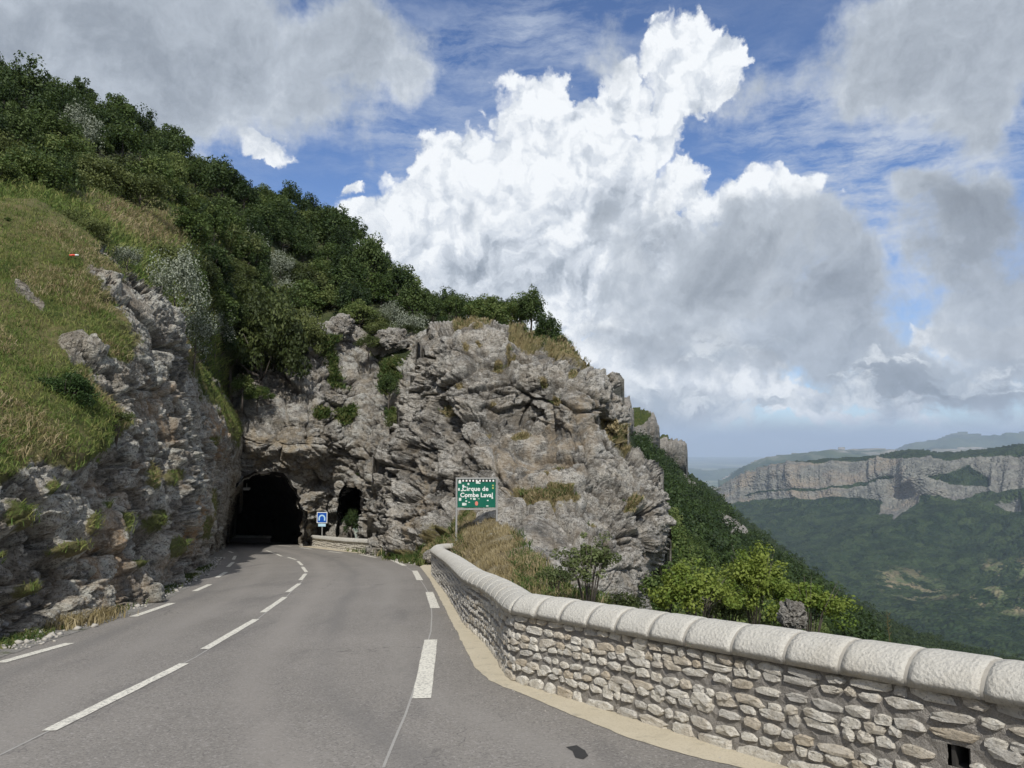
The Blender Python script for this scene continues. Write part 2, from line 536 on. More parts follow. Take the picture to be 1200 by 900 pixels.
class Sheet:
    """A surface of the place known by its outline and distances; built at real size and distance."""
    def __init__(s, poly, ctrl, step=1.0, sil=None, roll=14, rdepth=3.0, holes=(), jag=0.0, jag_k=.05, fine=()):
        p = np.array(poly, float)
        x0, y0 = p.min(0) - step; x1, y1 = p.max(0) + step
        gx = np.arange(x0, x1 + step, step); gy = np.arange(y0, y1 + step, step)
        for (fa, fb, fs) in fine:        # closer columns where the surface turns away
            gx = np.concatenate([gx[gx < fa], np.arange(fa, fb, fs), gx[gx >= fb]])
        s.gx, s.gy = gx, gy
        X, Y = np.meshgrid(gx, gy); s.shape = X.shape
        px, py = X.ravel(), Y.ravel()
        D = tps(ctrl, px, py)
        inside = in_poly(px, py, poly)
        if jag:
            dd = poly_dist(px, py, sil if sil is not None else poly, closed=sil is None)
            J = np.stack([px * jag_k, py * jag_k, 0 * px], -1)
            inside &= ~(dd < jag * (.5 + .5 * fbm(J, 4, .6, 5)))
        for h in holes: inside &= ~in_poly(px, py, h)
        if sil is not None:
            d = poly_dist(px, py, sil, closed=False)
            t = np.clip(1 - d / roll, 0, 1)
            D = D + rdepth * (1 - np.sqrt(np.clip(1 - t * t, 0, 1)))
        s.holes = holes
        s.px, s.py, s.D, s.inside = px, py, D, inside
        s.P = ray(px, py) * D[:, None]
        s.calc_normals()

    def calc_normals(s):
        g = s.P.reshape(*s.shape, 3)
        du = np.gradient(g, axis=1); dv = np.gradient(g, axis=0)
        n = np.cross(dv, du)
        n /= np.linalg.norm(n, axis=-1, keepdims=True) + 1e-9
        s.N = n.reshape(-1, 3)
        flip = (s.N * s.P).sum(-1) > 0
        s.N[flip] *= -1

    def displace(s, d):
        s.P = s.P + s.N * d[:, None]

    def build(s, name, mat, attrs=None, smooth=False, parent=None, skirt=0.0):
        h, w = s.shape
        idx = np.arange(h * w).reshape(h, w)
        q = np.stack([idx[:-1, :-1], idx[1:, :-1], idx[1:, 1:], idx[:-1, 1:]], -1).reshape(-1, 4)
        q = q[s.inside[q].all(1)]
        V = s.P; A = {k: np.asarray(v) for k, v in (attrs or {}).items()}
        if skirt:
            e = np.concatenate([q[:, [0, 1]], q[:, [1, 2]], q[:, [2, 3]], q[:, [3, 0]]])
            key = np.sort(e, 1); key = key[:, 0].astype(np.int64) * (h * w) + key[:, 1]
            u, inv, cnt = np.unique(key, return_inverse=True, return_counts=True)
            be = e[cnt[inv.ravel()] == 1]
            for hl in s.holes:          # no skirt round an opening
                be = be[poly_dist(s.px[be[:, 0]], s.py[be[:, 0]], hl) > 5]
            bv = np.unique(be); m = {}
            r = V[bv] / np.linalg.norm(V[bv], axis=1, keepdims=True)
            nv = V[bv] + r * skirt + np.array([0, 0, -.3 * skirt])
            rem = np.full(len(V), -1); rem[bv] = len(V) + np.arange(len(bv))
            V = np.concatenate([V, nv])
            for k in A: A[k] = np.concatenate([A[k], A[k][bv]])
            q = np.concatenate([q, np.stack([be[:, 1], be[:, 0], rem[be[:, 0]], rem[be[:, 1]]], -1)])
        used = np.unique(q); rm = np.full(len(V), -1); rm[used] = np.arange(len(used))
        me = np_mesh(name, V[used], rm[q], smooth, {k: v[used] for k, v in A.items()})
        o = link(name, me, parent, mat)
        return o

    def sample(s, px, py):
        """Point and normal of the finished surface at a frame position."""
        h, w = s.shape
        i = np.clip(np.searchsorted(s.gx, np.asarray(px)), 0, w - 1)
        j = np.clip(np.searchsorted(s.gy, np.asarray(py)), 0, h - 1)
        k = j * w + i
        return s.P[k], s.N[k]


# ------------------------------------------------------------------ materials
def new_mat(name, rough=0.9, spec=0.3):
    m = bpy.data.materials.new(name); m.use_nodes = True
    t = NT(m.node_tree)
    b = m.node_tree.nodes['Principled BSDF']
    b.inputs['Roughness'].default_value = rough
    b.inputs['Specular IOR Level'].default_value = spec
    pos = t.new('ShaderNodeNewGeometry').outputs['Position']
    return m, t, b, pos


def plain(name, col, rough=.7, metal=0.0, var=0.12, scale=12):
    m, t, b, pos = new_mat(name, rough)
    n = t.noise(pos, scale, 5, .6)
    t.put(b.inputs['Base Color'], t.mix(n, tuple(c * (1 - var) for c in col), tuple(min(1, c * (1 + var)) for c in col)))
    t.put(b.inputs['Roughness'], t.map(n, .3, .7, rough * .85, min(1, rough * 1.1)))
    b.inputs['Metallic'].default_value = metal
    return m


def rock_mat(name, light=(.56, .54, .495), mid=(.32, .305, .277), dark=(.075, .073, .068), warm=(.44, .35, .24), k=1.0, grass=True, lichen=.5):
    m, t, b, pos = new_mat(name, .93, .2)
    base = t.noise(pos, .9 * k, 6, .62)
    col = t.ramp(base, [(.34, dark), (.43, mid), (.52, light), (.66, tuple(c * 1.28 for c in light))])
    fine = t.noise(pos, 9 * k, 5, .7)
    col = t.mix(t.map(fine, .38, .62, .75, 0), col, mid)
    tn = t.attr('tone')
    col = t.mix(t.map(tn, .08, .42, .75, 0), col, tuple(c * .55 for c in mid))
    col = t.mix(t.map(tn, .55, .85, 0, .75), col, tuple(min(.7, c * 1.25) for c in light))
    # dark lichen and water stains running down
    st = t.noise(t.scale_v(pos, (2.2 * k, 2.2 * k, .35 * k)), 1.0, 5, .65)
    col = t.mix(t.map(st, .52, .66, 0, lichen), col, dark)
    sp = t.noise(pos, 24 * k, 3, .7)
    col = t.mix(t.map(sp, .53, .60, 0, .7), col, dark)
    sq = t.noise(t.scale_v(pos, (1, 1, 2.4)), 5 * k, 7, .75)
    col = t.mix(t.map(sq, .52, .60, 0, .75), col, dark)
    col = t.mix(t.map(t.noise(pos, 5 * k, 5, .6), .60, .72, 0, .55), col, tuple(min(.75, c * 1.5) for c in light))
    wn = t.noise(pos, 1.7 * k, 5, .6)
    wf = t.math('MULTIPLY', t.map(wn, .42, .62), t.attr('warm'))
    col = t.mix(wf, col, warm)
    col = t.mix(t.map(wn, .62, .74, 0, .15), col, warm)
    if grass:
        gn = t.noise(pos, 3.5 * k, 6, .7)
        gf = t.map(t.math('ADD', t.attr('grass'), t.math('MULTIPLY_ADD', gn, .9, -.45)), .42, .56)
        g1 = t.noise(pos, 1.1, 5, .6)
        g2 = t.noise(pos, 14, 4, .7)
        gc = t.ramp(g1, [(.34, (.055, .090, .020)), (.50, (.10, .135, .032)), (.64, (.17, .17, .055)), (.76, (.28, .24, .11))])
        gc = t.mix(t.map(g2, .35, .65, .55, 0), gc, (.045, .055, .02))
        dry = t.math('MULTIPLY', t.attr('dry'), t.map(g1, .3, .6, .5, 1))
        gc = t.mix(dry, gc, t.mix(g2, (.24, .19, .09), (.40, .33, .19)))
        col = t.mix(gf, col, gc)
    t.put(b.inputs['Base Color'], col)
    h1 = t.noise(t.scale_v(pos, (1, 1, 1.7)), 6 * k, 9, .72)
    h2 = t.voronoi(t.vmath('ADD', pos, t.vmath('MULTIPLY', t.noise(pos, 3 * k, 3, .5, color=True), (.3, .3, .3))), 5.5 * k, 'F1')
    h3 = t.voronoi(t.scale_v(pos, (1, 1, 1.8)), 11 * k, 'F1', 'Color', detail=2)
    h = t.math('MULTIPLY_ADD', h2, -.35, t.math('MULTIPLY_ADD', t.sep(h3)[0], .35, h1))
    t.put(b.inputs['Normal'], t.bump(h, 1.0, .17 / k))
    return m


# ------------------------------------------------------------------ land
limestone = rock_mat("limestone")
limestone_left = rock_mat("limestone_roadside", light=(.62, .58, .50), mid=(.38, .35, .295), dark=(.085, .08, .068), lichen=.4, warm=(.50, .31, .15))
limestone_portal = rock_mat("limestone_portal", light=(.60, .575, .525), mid=(.36, .342, .31), warm=(.42, .34, .23))


def struct(o, label=None):
    o['kind'] = 'structure'
    if label: o['label'] = label
    return o


def gd(px, py):                    # distance of the road plane at a frame position
    return float(G(px, py)[1])


# --- left roadside cliff with its grass slope
L_poly = [(-520, 1010), (-520, 120), (-200, 190), (-60, 226), (0, 238), (40, 236), (85, 262), (125, 296), (160, 325), (182, 352), (205, 388),
          (225, 415), (246, 440), (268, 470), (280, 492), (288, 520), (286, 550), (276, 585), (268, 620), (264, 650), (262, 662), (225, 700), (150, 745), (60, 790), (0, 830), (-200, 1010)]
L_ctrl = [(0, 762, gd(0, 757)), (-5, 660, 9.9), (-10, 565, 10.7), (-15, 450, 13), (-20, 350, 16), (-30, 250, 19.5),
          (60, 742, 11.0), (60, 640, 11.6), (70, 545, 12.4), (65, 450, 14.3), (60, 360, 17), (70, 270, 20.5),
          (130, 722, 12.9), (130, 630, 13.7), (125, 530, 14.5), (120, 430, 16.2), (115, 350, 18.5), (110, 292, 20.5),
          (185, 702, 15.6), (180, 620, 16.8), (170, 520, 17.6), (165, 430, 18.8), (160, 370, 20), (137, 318, 21.5),
          (225, 684, 19.8), (222, 610, 21), (215, 530, 21.8), (205, 460, 22.6), (195, 405, 23), (172, 348, 23.5),
          (243, 668, 26), (242, 610, 27.2), (240, 545, 27.8), (235, 490, 28.3), (222, 430, 28.8),
          (253, 655, 33.5), (256, 600, 35.3), (260, 550, 35.8), (262, 500, 36), (252, 460, 36.5),
          (263, 648, 44), (267, 600, 46), (280, 560, 45.5), (286, 525, 45), (276, 490, 44),
          (-200, 880, 6.9), (-210, 640, 7.4), (-220, 520, 8.2), (-220, 400, 11), (-230, 250, 17),
          (-450, 980, 5.4), (-460, 640, 6.2), (-480, 450, 8.2), (-480, 250, 12)]
L_sil = [(-520, 120), (-200, 190), (-60, 226), (0, 238), (40, 236), (85, 262), (125, 296), (160, 325), (182, 352), (205, 388), (225, 415), (246, 440), (268, 470),
         (280, 492), (288, 520), (286, 550), (276, 585), (268, 620), (264, 662)]
L = Sheet(L_poly, L_ctrl, step=1.25, sil=L_sil, roll=10, rdepth=1.3, fine=[(100, 225, .7), (225, 292, .33)])
px, py = L.px, L.py
wob = 26 * fbm(np.stack([px / 45, py / 45, 0 * px], -1), 4, .6, 3)
g_poly = [(-600, 0), (0, 200), (90, 250), (125, 296), (150, 322), (118, 345), (150, 400), (150, 440), (122, 425), (60, 400), (85, 418), (140, 465), (150, 500), (128, 535), (80, 545), (30, 530), (0, 570), (-200, 560), (-600, 560)]
grassL = zone(px, py, g_poly, 16, wob * .7)
strip = zone(px, py, [(205, 395), (235, 420), (268, 465), (286, 500), (280, 528), (262, 500), (240, 470), (222, 440)], 10, wob * .3)
grassL = np.maximum(grassL, strip)
for (cx, cy, rx, ry) in [(20, 600, 26, 26), (185, 610, 14, 20), (245, 590, 10, 24), (210, 640, 12, 20), (130, 590, 14, 12), (90, 640, 18, 8), (250, 520, 10, 12), (0, 650, 18, 10), (150, 610, 8, 26), (175, 560, 7, 22), (235, 620, 6, 20), (200, 560, 8, 14), (60, 575, 16, 18), (228, 560, 6, 14), (110, 610, 8, 16), (165, 660, 10, 10), (40, 690, 16, 12)]:
    grassL = np.maximum(grassL, np.clip(1.15 - np.hypot((px - cx) / rx, (py - cy) / ry) + wob / 40, 0, .8))
rockhole = np.maximum(np.maximum(zone(px, py, [(16, 333), (28, 336), (52, 362), (48, 371), (34, 362), (16, 348)], 4), zone(px, py, [(72, 402), (90, 400), (112, 420), (108, 426), (80, 422)], 6, wob * .15)),
                      zone(px, py, [(96, 318), (128, 338), (125, 345), (95, 330)], 8, wob * .3))
grassL = grassL * (1 - rockhole)
P = L.P.copy()
amp = (.55 + .35 * np.clip((L.D - 12) / 20, 0, 1)) * (1 - .45 * np.clip((L.px - 236) / 20, 0, 1))
d_rock = rock_disp(P * 1.15, 1.0, 11, strata=1.1, big=1.9) * amp
d_grass = .16 * fbm(P / 1.6, 5, .55, 40) + .05 * fbm(P / .3, 3, .6, 41) + .12
gm = np.clip(grassL, 0, 1)
toneL = LAST_TONE
d_rock = d_rock - .28 * np.clip((L.py - 600) / 40, 0, 1)
L.displace(d_rock * (1 - gm) + d_grass * gm + .5 * rockhole * 0.7)
warmL = np.maximum.reduce([zone(px, py, [(243, 480), (262, 480), (262, 545), (246, 545)], 14, wob * .4),
                           .8 * zone(px, py, [(170, 450), (190, 455), (192, 520), (172, 515)], 14, wob * .4), .55 * zone(px, py, [(120, 560), (160, 555), (165, 690), (115, 700)], 18, wob), .8 * zone(px, py, [(222, 540), (238, 540), (238, 650), (220, 655)], 8, wob * .4), .10 + 0 * px,
                           .5 * zone(px, py, [(100, 700), (215, 640), (225, 690), (110, 740)], 30, wob)])
cliff_left = struct(L.build("roadside_cliff", limestone_left, dict(tone=toneL, grass=gm, warm=warmL, dry=np.clip(.35 + wob / 30, 0, 1)), skirt=6),
                    "dark limestone cutting with a grassy slope above it beside the road")

# --- rock around the tunnel mouth, and the gully beside it
mouth = [(255, 652), (261, 640), (262, 618), (267, 592), (275, 572), (288, 560), (304, 555), (322, 556), (336, 564), (346, 578), (351, 600), (352, 620), (352, 652)]
mouth = jagged(mouth, 6.0, 71)
cave = [(398, 632), (396, 600), (399, 578), (405, 572), (414, 571), (420, 578), (421, 600), (420, 632)]
N_poly = [(240, 430), (290, 440), (340, 430), (356, 405), (368, 388), (385, 376), (420, 384), (445, 390), (470, 384), (500, 386), (520, 400), (520, 560), (500, 660), (430, 668), (360, 660), (240, 668)]
N_ctrl = [(262, 655, 46), (352, 645, 49.2), (375, 645, 51), (400, 645, 52), (425, 648, 43), (265, 600, 47), (285, 545, 47.2), (310, 553, 48), (345, 560, 48.6), (355, 600, 49.0),
          (300, 530, 46.4), (340, 528, 46.6), (375, 530, 47.6), (300, 546, 47.4), (335, 546, 48), (330, 500, 47.0), (300, 480, 47.4), (360, 490, 47.4), (385, 500, 48.4), (388, 540, 49.4), (372, 600, 50.2), (385, 560, 50),
          (280, 450, 49), (330, 445, 49.2), (360, 430, 49.5), (360, 390, 50), (385, 375, 52), (395, 450, 50), (395, 600, 51), (400, 560, 50.5), (430, 600, 44),
          (410, 500, 50), (430, 450, 52), (430, 400, 55), (455, 390, 55), (455, 430, 52), (490, 395, 52), (450, 500, 49), (440, 560, 45), (480, 450, 50), (520, 500, 46), (520, 600, 42), (470, 620, 40)]
Nn = Sheet(N_poly, N_ctrl, step=1.0, sil=[(240, 430), (290, 440), (340, 430), (356, 405), (368, 388), (385, 376), (420, 384), (445, 390), (470, 384), (500, 386)], roll=10, rdepth=3, holes=[mouth, cave])
px, py = Nn.px, Nn.py
wob = 26 * fbm(np.stack([px / 40, py / 40, 0 * px + 5], -1), 4, .6, 13)
md = poly_dist(px, py, mouth)
soft = np.clip(md / 16, .25, 1)
Nn.displace(rock_disp(Nn.P * 1.0, .9, 33, strata=1.5, big=2.4) * soft)
toneN = LAST_TONE
grassN = np.maximum.reduce([zone(px, py, [(372, 395), (398, 392), (400, 430), (412, 455), (395, 450), (385, 420)], 10, wob * .4), .9 * zone(px, py, [(455, 420), (478, 415), (470, 450), (455, 470), (482, 475), (470, 510), (452, 500), (448, 460)], 10, wob * .6),
                            .9 * zone(px, py, [(375, 475), (392, 480), (385, 490), (370, 485)], 6, wob * .3), zone(px, py, [(395, 480), (415, 470), (420, 492), (400, 500)], 8, wob * .4)])
warmN = np.maximum.reduce([zone(px, py, [(350, 580), (372, 580), (378, 640), (350, 640)], 10, wob * .3), .8 * zone(px, py, [(285, 500), (380, 500), (378, 560), (285, 560)], 18, wob), .35 + 0 * px])
struct(Nn.build("portal_cliff", limestone_portal, dict(tone=toneN, grass=grassN, warm=warmN, dry=.1 + 0 * px), skirt=8), "grey limestone cliff pierced by the road tunnel")

# --- the big outcrop
O_poly = [(493, 388), (505, 377), (530, 371), (560, 370), (585, 380), (610, 384), (640, 390), (663, 402), (680, 416), (700, 430), (717, 448), (722, 462), (728, 484), (731, 503), (728, 520),
          (746, 530), (760, 541), (775, 560), (785, 582), (786, 612), (780, 640), (766, 668), (760, 700), (765, 770),
          (440, 770), (431, 668), (430, 640), (430, 600), (434, 575), (444, 545), (460, 520), (478, 490), (484, 460), (485, 420)]
O_ctrl = [(424, 655, 38.5), (440, 650, 35.4), (462, 652, 33), (480, 655, 31.5), (503, 660, 29.5), (428, 610, 39), (445, 560, 37.5), (470, 560, 35), (470, 610, 33.2), (490, 600, 31.8),
          (505, 640, 30.2), (540, 605, 30), (570, 596, 29.4), (600, 600, 28), (640, 630, 25.5), (560, 640, 26), (620, 670, 21.5), (690, 650, 25), (680, 700, 22), (740, 650, 28), (755, 700, 28),
          (784, 620, 31.5), (784, 580, 32), (765, 545, 33), (600, 520, 31), (560, 560, 30.2), (640, 570, 29.4), (700, 590, 29), (700, 520, 31.3), (735, 500, 33.5), (738, 470, 36), (560, 500, 31.4), (610, 492, 32.6), (640, 495, 32.6), (660, 480, 31.6), (500, 520, 33.5),
          (490, 470, 36), (490, 400, 37), (520, 440, 33.6), (560, 430, 33), (560, 380, 35), (600, 400, 34.4), (640, 400, 35), (640, 440, 32.8), (700, 440, 35), (690, 470, 32.4), (718, 470, 34.5), (720, 505, 34.8), (600, 740, 18), (740, 760, 26), (450, 740, 28)]
O_sil = O_poly[:24]
O_silL = O_poly[-8:] + [O_poly[0]]
Oc = Sheet(O_poly, O_ctrl, step=1.0, sil=O_sil, roll=15, rdepth=4, fine=[(418, 500, .6), (700, 800, .5)])
px, py = Oc.px, Oc.py
wob = 26 * fbm(np.stack([px / 40, py / 40, 0 * px + 9], -1), 4, .6, 23)
Oc.displace(rock_disp(Oc.P, 1.0, 57, strata=1.35, big=2.5))
toneO = LAST_TONE
grassO = np.maximum.reduce([zone(px, py, [(590, 378), (640, 382), (700, 428), (712, 445), (690, 430), (640, 398), (600, 388)], 6, wob * .15), zone(px, py, [(525, 370), (580, 372), (575, 384), (530, 384)], 6, wob * .3),
                            zone(px, py, [(712, 495), (728, 498), (742, 525), (735, 530), (715, 510)], 7, wob * .25), zone(px, py, [(600, 580), (660, 575), (690, 590), (660, 602), (610, 600)], 10, wob * .5),
                            .8 * zone(px, py, [(512, 618), (560, 600), (560, 700), (440, 700), (450, 655), (490, 645)], 8, wob * .5)])
for (cx, cy, rx, ry) in [(533, 450, 7, 8), (585, 422, 7, 9), (560, 400, 8, 5), (636, 447, 8, 8), (650, 470, 6, 7), (670, 440, 8, 6), (560, 385, 12, 5), (690, 620, 12, 8), (580, 470, 9, 6), (545, 405, 6, 9),
                         (600, 410, 9, 6), (515, 478, 10, 7), (655, 545, 8, 6), (740, 590, 8, 12), (640, 560, 7, 4), (575, 500, 10, 4), (612, 508, 14, 5), (475, 470, 12, 10), (450, 530, 8, 9), (445, 510, 8, 6)]:
    grassO = np.maximum(grassO, np.clip(1.1 - np.hypot((px - cx) / rx, (py - cy) / ry) + wob / 50, 0, .8))
warmO = np.maximum.reduce([.6 * zone(px, py, [(555, 500), (700, 505), (690, 580), (560, 600)], 30, wob), .7 * zone(px, py, [(640, 490), (690, 470), (690, 510), (640, 520)], 12, wob), .8 * zone(px, py, [(485, 540), (510, 600), (500, 650), (480, 640)], 12, wob), .25 + 0 * px])
struct(Oc.build("rock_outcrop", limestone, dict(tone=toneO, grass=grassO, warm=warmO, dry=.85 + 0 * px), skirt=7), "large pale limestone outcrop rising behind the green place sign")

# --- soil and dry grass bank behind the parapet
soil = new_mat("dry_bank", .95)
m_bank, t, b, pos = soil
n1 = t.noise(pos, 1.3, 6, .65); n2 = t.noise(pos, 13, 4, .7)
cb = t.ramp(n1, [(.32, (.10, .085, .055)), (.45, (.21, .165, .09)), (.56, (.30, .25, .15)), (.70, (.34, .32, .27))])
cb = t.mix(t.map(n2, .35, .65, .6, 0), cb, (.07, .065, .035))
t.put(b.inputs['Base Color'], cb); t.put(b.inputs['Normal'], t.bump(n2, 1, .06))
B_poly = [(500, 664), (507, 652), (520, 632), (540, 608), (575, 602), (600, 616), (622, 642), (650, 668), (690, 692), (735, 702), (752, 715), (775, 730), (800, 830), (560, 830), (500, 760)]
B_ctrl = [(500, 700, 27), (510, 660, 28.5), (520, 635, 28), (540, 612, 28), (575, 600, 27.5), (610, 612, 25), (560, 650, 22), (600, 650, 20), (600, 690, 15), (640, 630, 21.5), (640, 700, 13.5), (670, 650, 19),
          (700, 670, 17), (700, 720, 12.5), (740, 700, 16), (760, 730, 14), (560, 720, 14.5), (600, 800, 9.5), (700, 820, 8.5), (790, 820, 8.8)]
Bk = Sheet(B_poly, B_ctrl, step=2.0, sil=[(735, 668), (752, 690), (775, 730), (800, 830)], roll=14, rdepth=3)
Bk.displace(.22 * fbm(Bk.P / 1.5, 5, .6, 70) + .05 * fbm(Bk.P / .3, 3, .6, 71) - .1)
struct(Bk.build("dry_grass_bank", m_bank, skirt=3), "bank of dry ground between the parapet and the outcrop")

# --- wooded hillside above
m_soil, t, b, pos = new_mat("wood_floor", .95)
n1 = t.noise(pos, .35, 6, .65); n2 = t.noise(pos, 3.5, 5, .7)
c1 = t.ramp(n1, [(.35, (.03, .042, .014)), (.50, (.06, .08, .028)), (.64, (.13, .13, .06))])
c1 = t.mix(t.math('MULTIPLY', t.attr('dry'), t.map(n1, .3, .5, .6, 1)), c1, t.mix(n2, (.22, .18, .09), (.36, .31, .20)))
c1 = t.mix(t.map(n2, .40, .6, .6, 0), c1, (.028, .035, .015))
t.put(b.inputs['Base Color'], c1); t.put(b.inputs['Normal'], t.bump(n2, 1, .3))
H_poly = [(-700, 60), (-300, 30), (0, 108), (80, 122), (215, 190), (300, 232), (400, 272), (455, 322), (520, 362), (600, 385), (650, 408), (680, 424), (700, 470), (560, 470), (500, 430), (440, 430), (400, 470), (300, 520), (240, 500), (190, 400), (100, 330), (-60, 300), (-700, 330)]
H_ctrl = [(0, 238, 24), (0, 175, 40), (0, 125, 66), (100, 275, 26), (110, 200, 46), (100, 150, 72), (200, 340, 33), (215, 260, 50), (225, 205, 76), (290, 440, 54), (300, 340, 55), (315, 270, 68), (320, 240, 82),
          (400, 380, 58), (400, 320, 70), (400, 278, 86), (480, 392, 54), (480, 360, 64), (500, 350, 76), (560, 378, 60), (600, 388, 60), (650, 412, 52), (680, 430, 50), (-300, 200, 22), (-300, 80, 60), (-650, 250, 18), (-650, 100, 45), (300, 500, 60), (420, 450, 55), (560, 460, 50)]
H = Sheet(H_poly, H_ctrl, step=3.0, sil=H_poly[:12], roll=20, rdepth=12)
H.displace(.8 * fbm(H.P / 6, 5, .55, 80))
dryH = zone(H.px, H.py, [(112, 238), (160, 240), (212, 262), (208, 285), (150, 280), (118, 260)], 10, 8 * fbm(np.stack([H.px / 20, H.py / 20, 0 * H.px], -1), 3, .5, 2))
struct(H.build("wooded_hill", m_soil, dict(dry=dryH), smooth=True, skirt=25), "steep hillside under the trees above the tunnel")

# --- tunnel lining, swept from the mouth
def lining(name, outline, D0, axis, length, wide, seed, mat, label):
    o = np.array(outline, float)
    ring = PX(o[:, 0], o[:, 1], np.array(D0))
    cen = ring.mean(0); n = 8
    # resample
    seg = np.linalg.norm(np.diff(ring, axis=0), axis=1); s = np.concatenate([[0], np.cumsum(seg)])
    tt = np.linspace(0, s[-1], 46)
    ring = np.stack([np.interp(tt, s, ring[:, k]) for k in range(3)], -1)
    ax = np.array(axis, float)
    V = []; K = int(length / .5) + 1
    pos_ = np.array([0., 0, 0])
    for k in range(K):
        w = 1.025 + wide * (1 - math.exp(-k / 10))
        r = (ring - cen) * [w, w, 1 + (w - 1) * .35] + cen + pos_
        V.append(r)
        ax = ax / np.linalg.norm(ax)
        pos_ = pos_ + ax * .5 + np.array([0, 0, -.05 * ax[1]])
        ax = ax + np.array([-.012, -.004, 0])
    V = np.concatenate([np.array(V).reshape(-1, 3)])
    V = V - ax * 0
    M = 46
    ctr = V.reshape(K, M, 3).mean(1, keepdims=True)
    nrm = (V.reshape(K, M, 3) - ctr); nrm /= np.linalg.norm(nrm, axis=-1, keepdims=True)
    V = (V.reshape(K, M, 3) + nrm * (np.abs(fbm(V * .9, 4, .6, seed)).reshape(K, M, 1) * .8)).reshape(-1, 3)
    idx = np.arange(K * M).reshape(K, M)
    q = np.stack([idx[:-1, :-1], idx[1:, :-1], idx[1:, 1:], idx[:-1, 1:]], -1).reshape(-1, 4)
    last = V[(K - 1) * M:]; c = last.mean(0)
    V = np.concatenate([V, [c]])
    capf = np.array([[(K - 1) * M + i, (K - 1) * M + i + 1, K * M, K * M] for i in range(M - 1)])
    me = bpy.data.meshes.new(name)
    me.from_pydata([tuple(v) for v in V], [], [tuple(int(a) for a in f) for f in q] + [tuple(int(a) for a in f[:3]) for f in capf])
    me.update()
    return struct(link(name, me, None, mat), label)


m_dark = rock_mat("tunnel_shade_rock", light=(.10, .093, .083), mid=(.06, .055, .05), dark=(.025, .023, .021), grass=False)  # rock colour darkened to paint in the deep shade of both openings
tun_out = [(262, 660)] + mouth[1:-1] + [(352, 660)]
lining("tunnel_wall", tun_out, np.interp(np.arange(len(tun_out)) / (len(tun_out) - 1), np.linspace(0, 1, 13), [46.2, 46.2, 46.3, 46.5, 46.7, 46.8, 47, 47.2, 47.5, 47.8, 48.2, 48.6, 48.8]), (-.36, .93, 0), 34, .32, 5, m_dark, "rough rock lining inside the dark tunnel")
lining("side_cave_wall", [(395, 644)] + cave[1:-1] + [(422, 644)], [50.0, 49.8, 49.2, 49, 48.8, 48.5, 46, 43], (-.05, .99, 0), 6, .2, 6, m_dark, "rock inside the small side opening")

# --- road, tunnel floor, verge, strips
m_road, t, b, pos = new_mat("asphalt", .88, .25)
big = t.noise(pos, .35, 5, .6); sp = t.noise(pos, 95, 2, .8); sp2 = t.voronoi(pos, 70, 'F1', 'Color')
spv = t.sep(sp2)[0]
base = t.mix(t.map(big, .3, .7), (.200, .188, .172), (.270, .252, .230))
along = t.noise(t.scale_v(pos, (1.3, .12, 1)), 1.0, 4, .6)
base = t.mix(t.map(along, .42, .7, 0, .7), base, (.25, .235, .215))
base = t.mix(t.map(t.noise(t.scale_v(pos, (1.8, .35, 1)), .7, 5, .6), .56, .75, 0, .7), base, (.13, .124, .12))
base = t.mix(t.map(spv, .0, .28, .5, 0), base, (.08, .078, .076))
base = t.mix(t.map(spv, .80, 1.0, 0, .5), base, (.42, .40, .38))
base = t.mix(t.map(sp, .30, .46, .6, 0), base, (.055, .054, .053))
crk = t.voronoi(t.vmath('ADD', pos, t.vmath('MULTIPLY', t.noise(pos, 1.5, 4, .6, color=True), (1.2, 1.2, 0))), .23, 'DISTANCE_TO_EDGE')
base = t.mix(t.math('MULTIPLY', t.map(crk, .0, .0035, .65, 0), t.map(big, .45, .6)), base, (.04, .04, .04))
lat = t.math('ADD', t.attr('lat'), t.math('MULTIPLY_ADD', t.noise(pos, .25, 3, .5), .06, -.03))
for c_, w_, col_, k_ in ((.20, .05, (.275, .258, .238), .55), (.40, .05, (.275, .258, .238), .55), (.62, .05, (.285, .265, .243), .6), (.83, .045, (.27, .255, .235), .5), (.30, .035, (.15, .145, .14), .45), (.72, .035, (.15, .145, .14), .45)):
    g_ = t.map(t.math('ABSOLUTE', t.math('SUBTRACT', lat, c_)), 0, w_, k_, 0, smooth=True)
    base = t.mix(t.math('MULTIPLY', g_, t.map(along, .3, .6, .3, 1)), base, col_)
edge_ = t.math('MAXIMUM', t.map(lat, .93, 1.0, 0, 1), t.map(lat, .07, .0, 0, 1))
base = t.mix(t.math('MULTIPLY', edge_, t.map(t.noise(pos, 3, 6, .7), .42, .6, 0, .8)), base, (.25, .22, .17))
t.put(b.inputs['Base Color'], base)
t.put(b.inputs['Normal'], t.bump(t.math('ADD', sp, spv), .6, .005))
rx = np.linspace(-30, 14, 89); ry = np.linspace(-8, 95, 104)
edge_px = [(1240, 1010), (930, 897), (597, 793), (560, 745), (524, 694), (505, 670), (470, 656), (430, 650), (395, 646), (360, 641), (345, 640)]


def road_right(y):
    pts = np.array([[6.6, -6.5], [4.2, 1.2], [2.9, 3.3], [1.9, 4.9], [.05, 7.9], [-.25, 9.3], [-.7, 12], [-1.45, 17], [-2.4, 23.5], [-4.0, 29.5], [-6.4, 36.0], [-9.5, 42.5], [-13.3, 50], [-15.5, 56], [-24, 80], [-30, 96]])
    return np.interp(y, pts[:, 1], pts[:, 0])


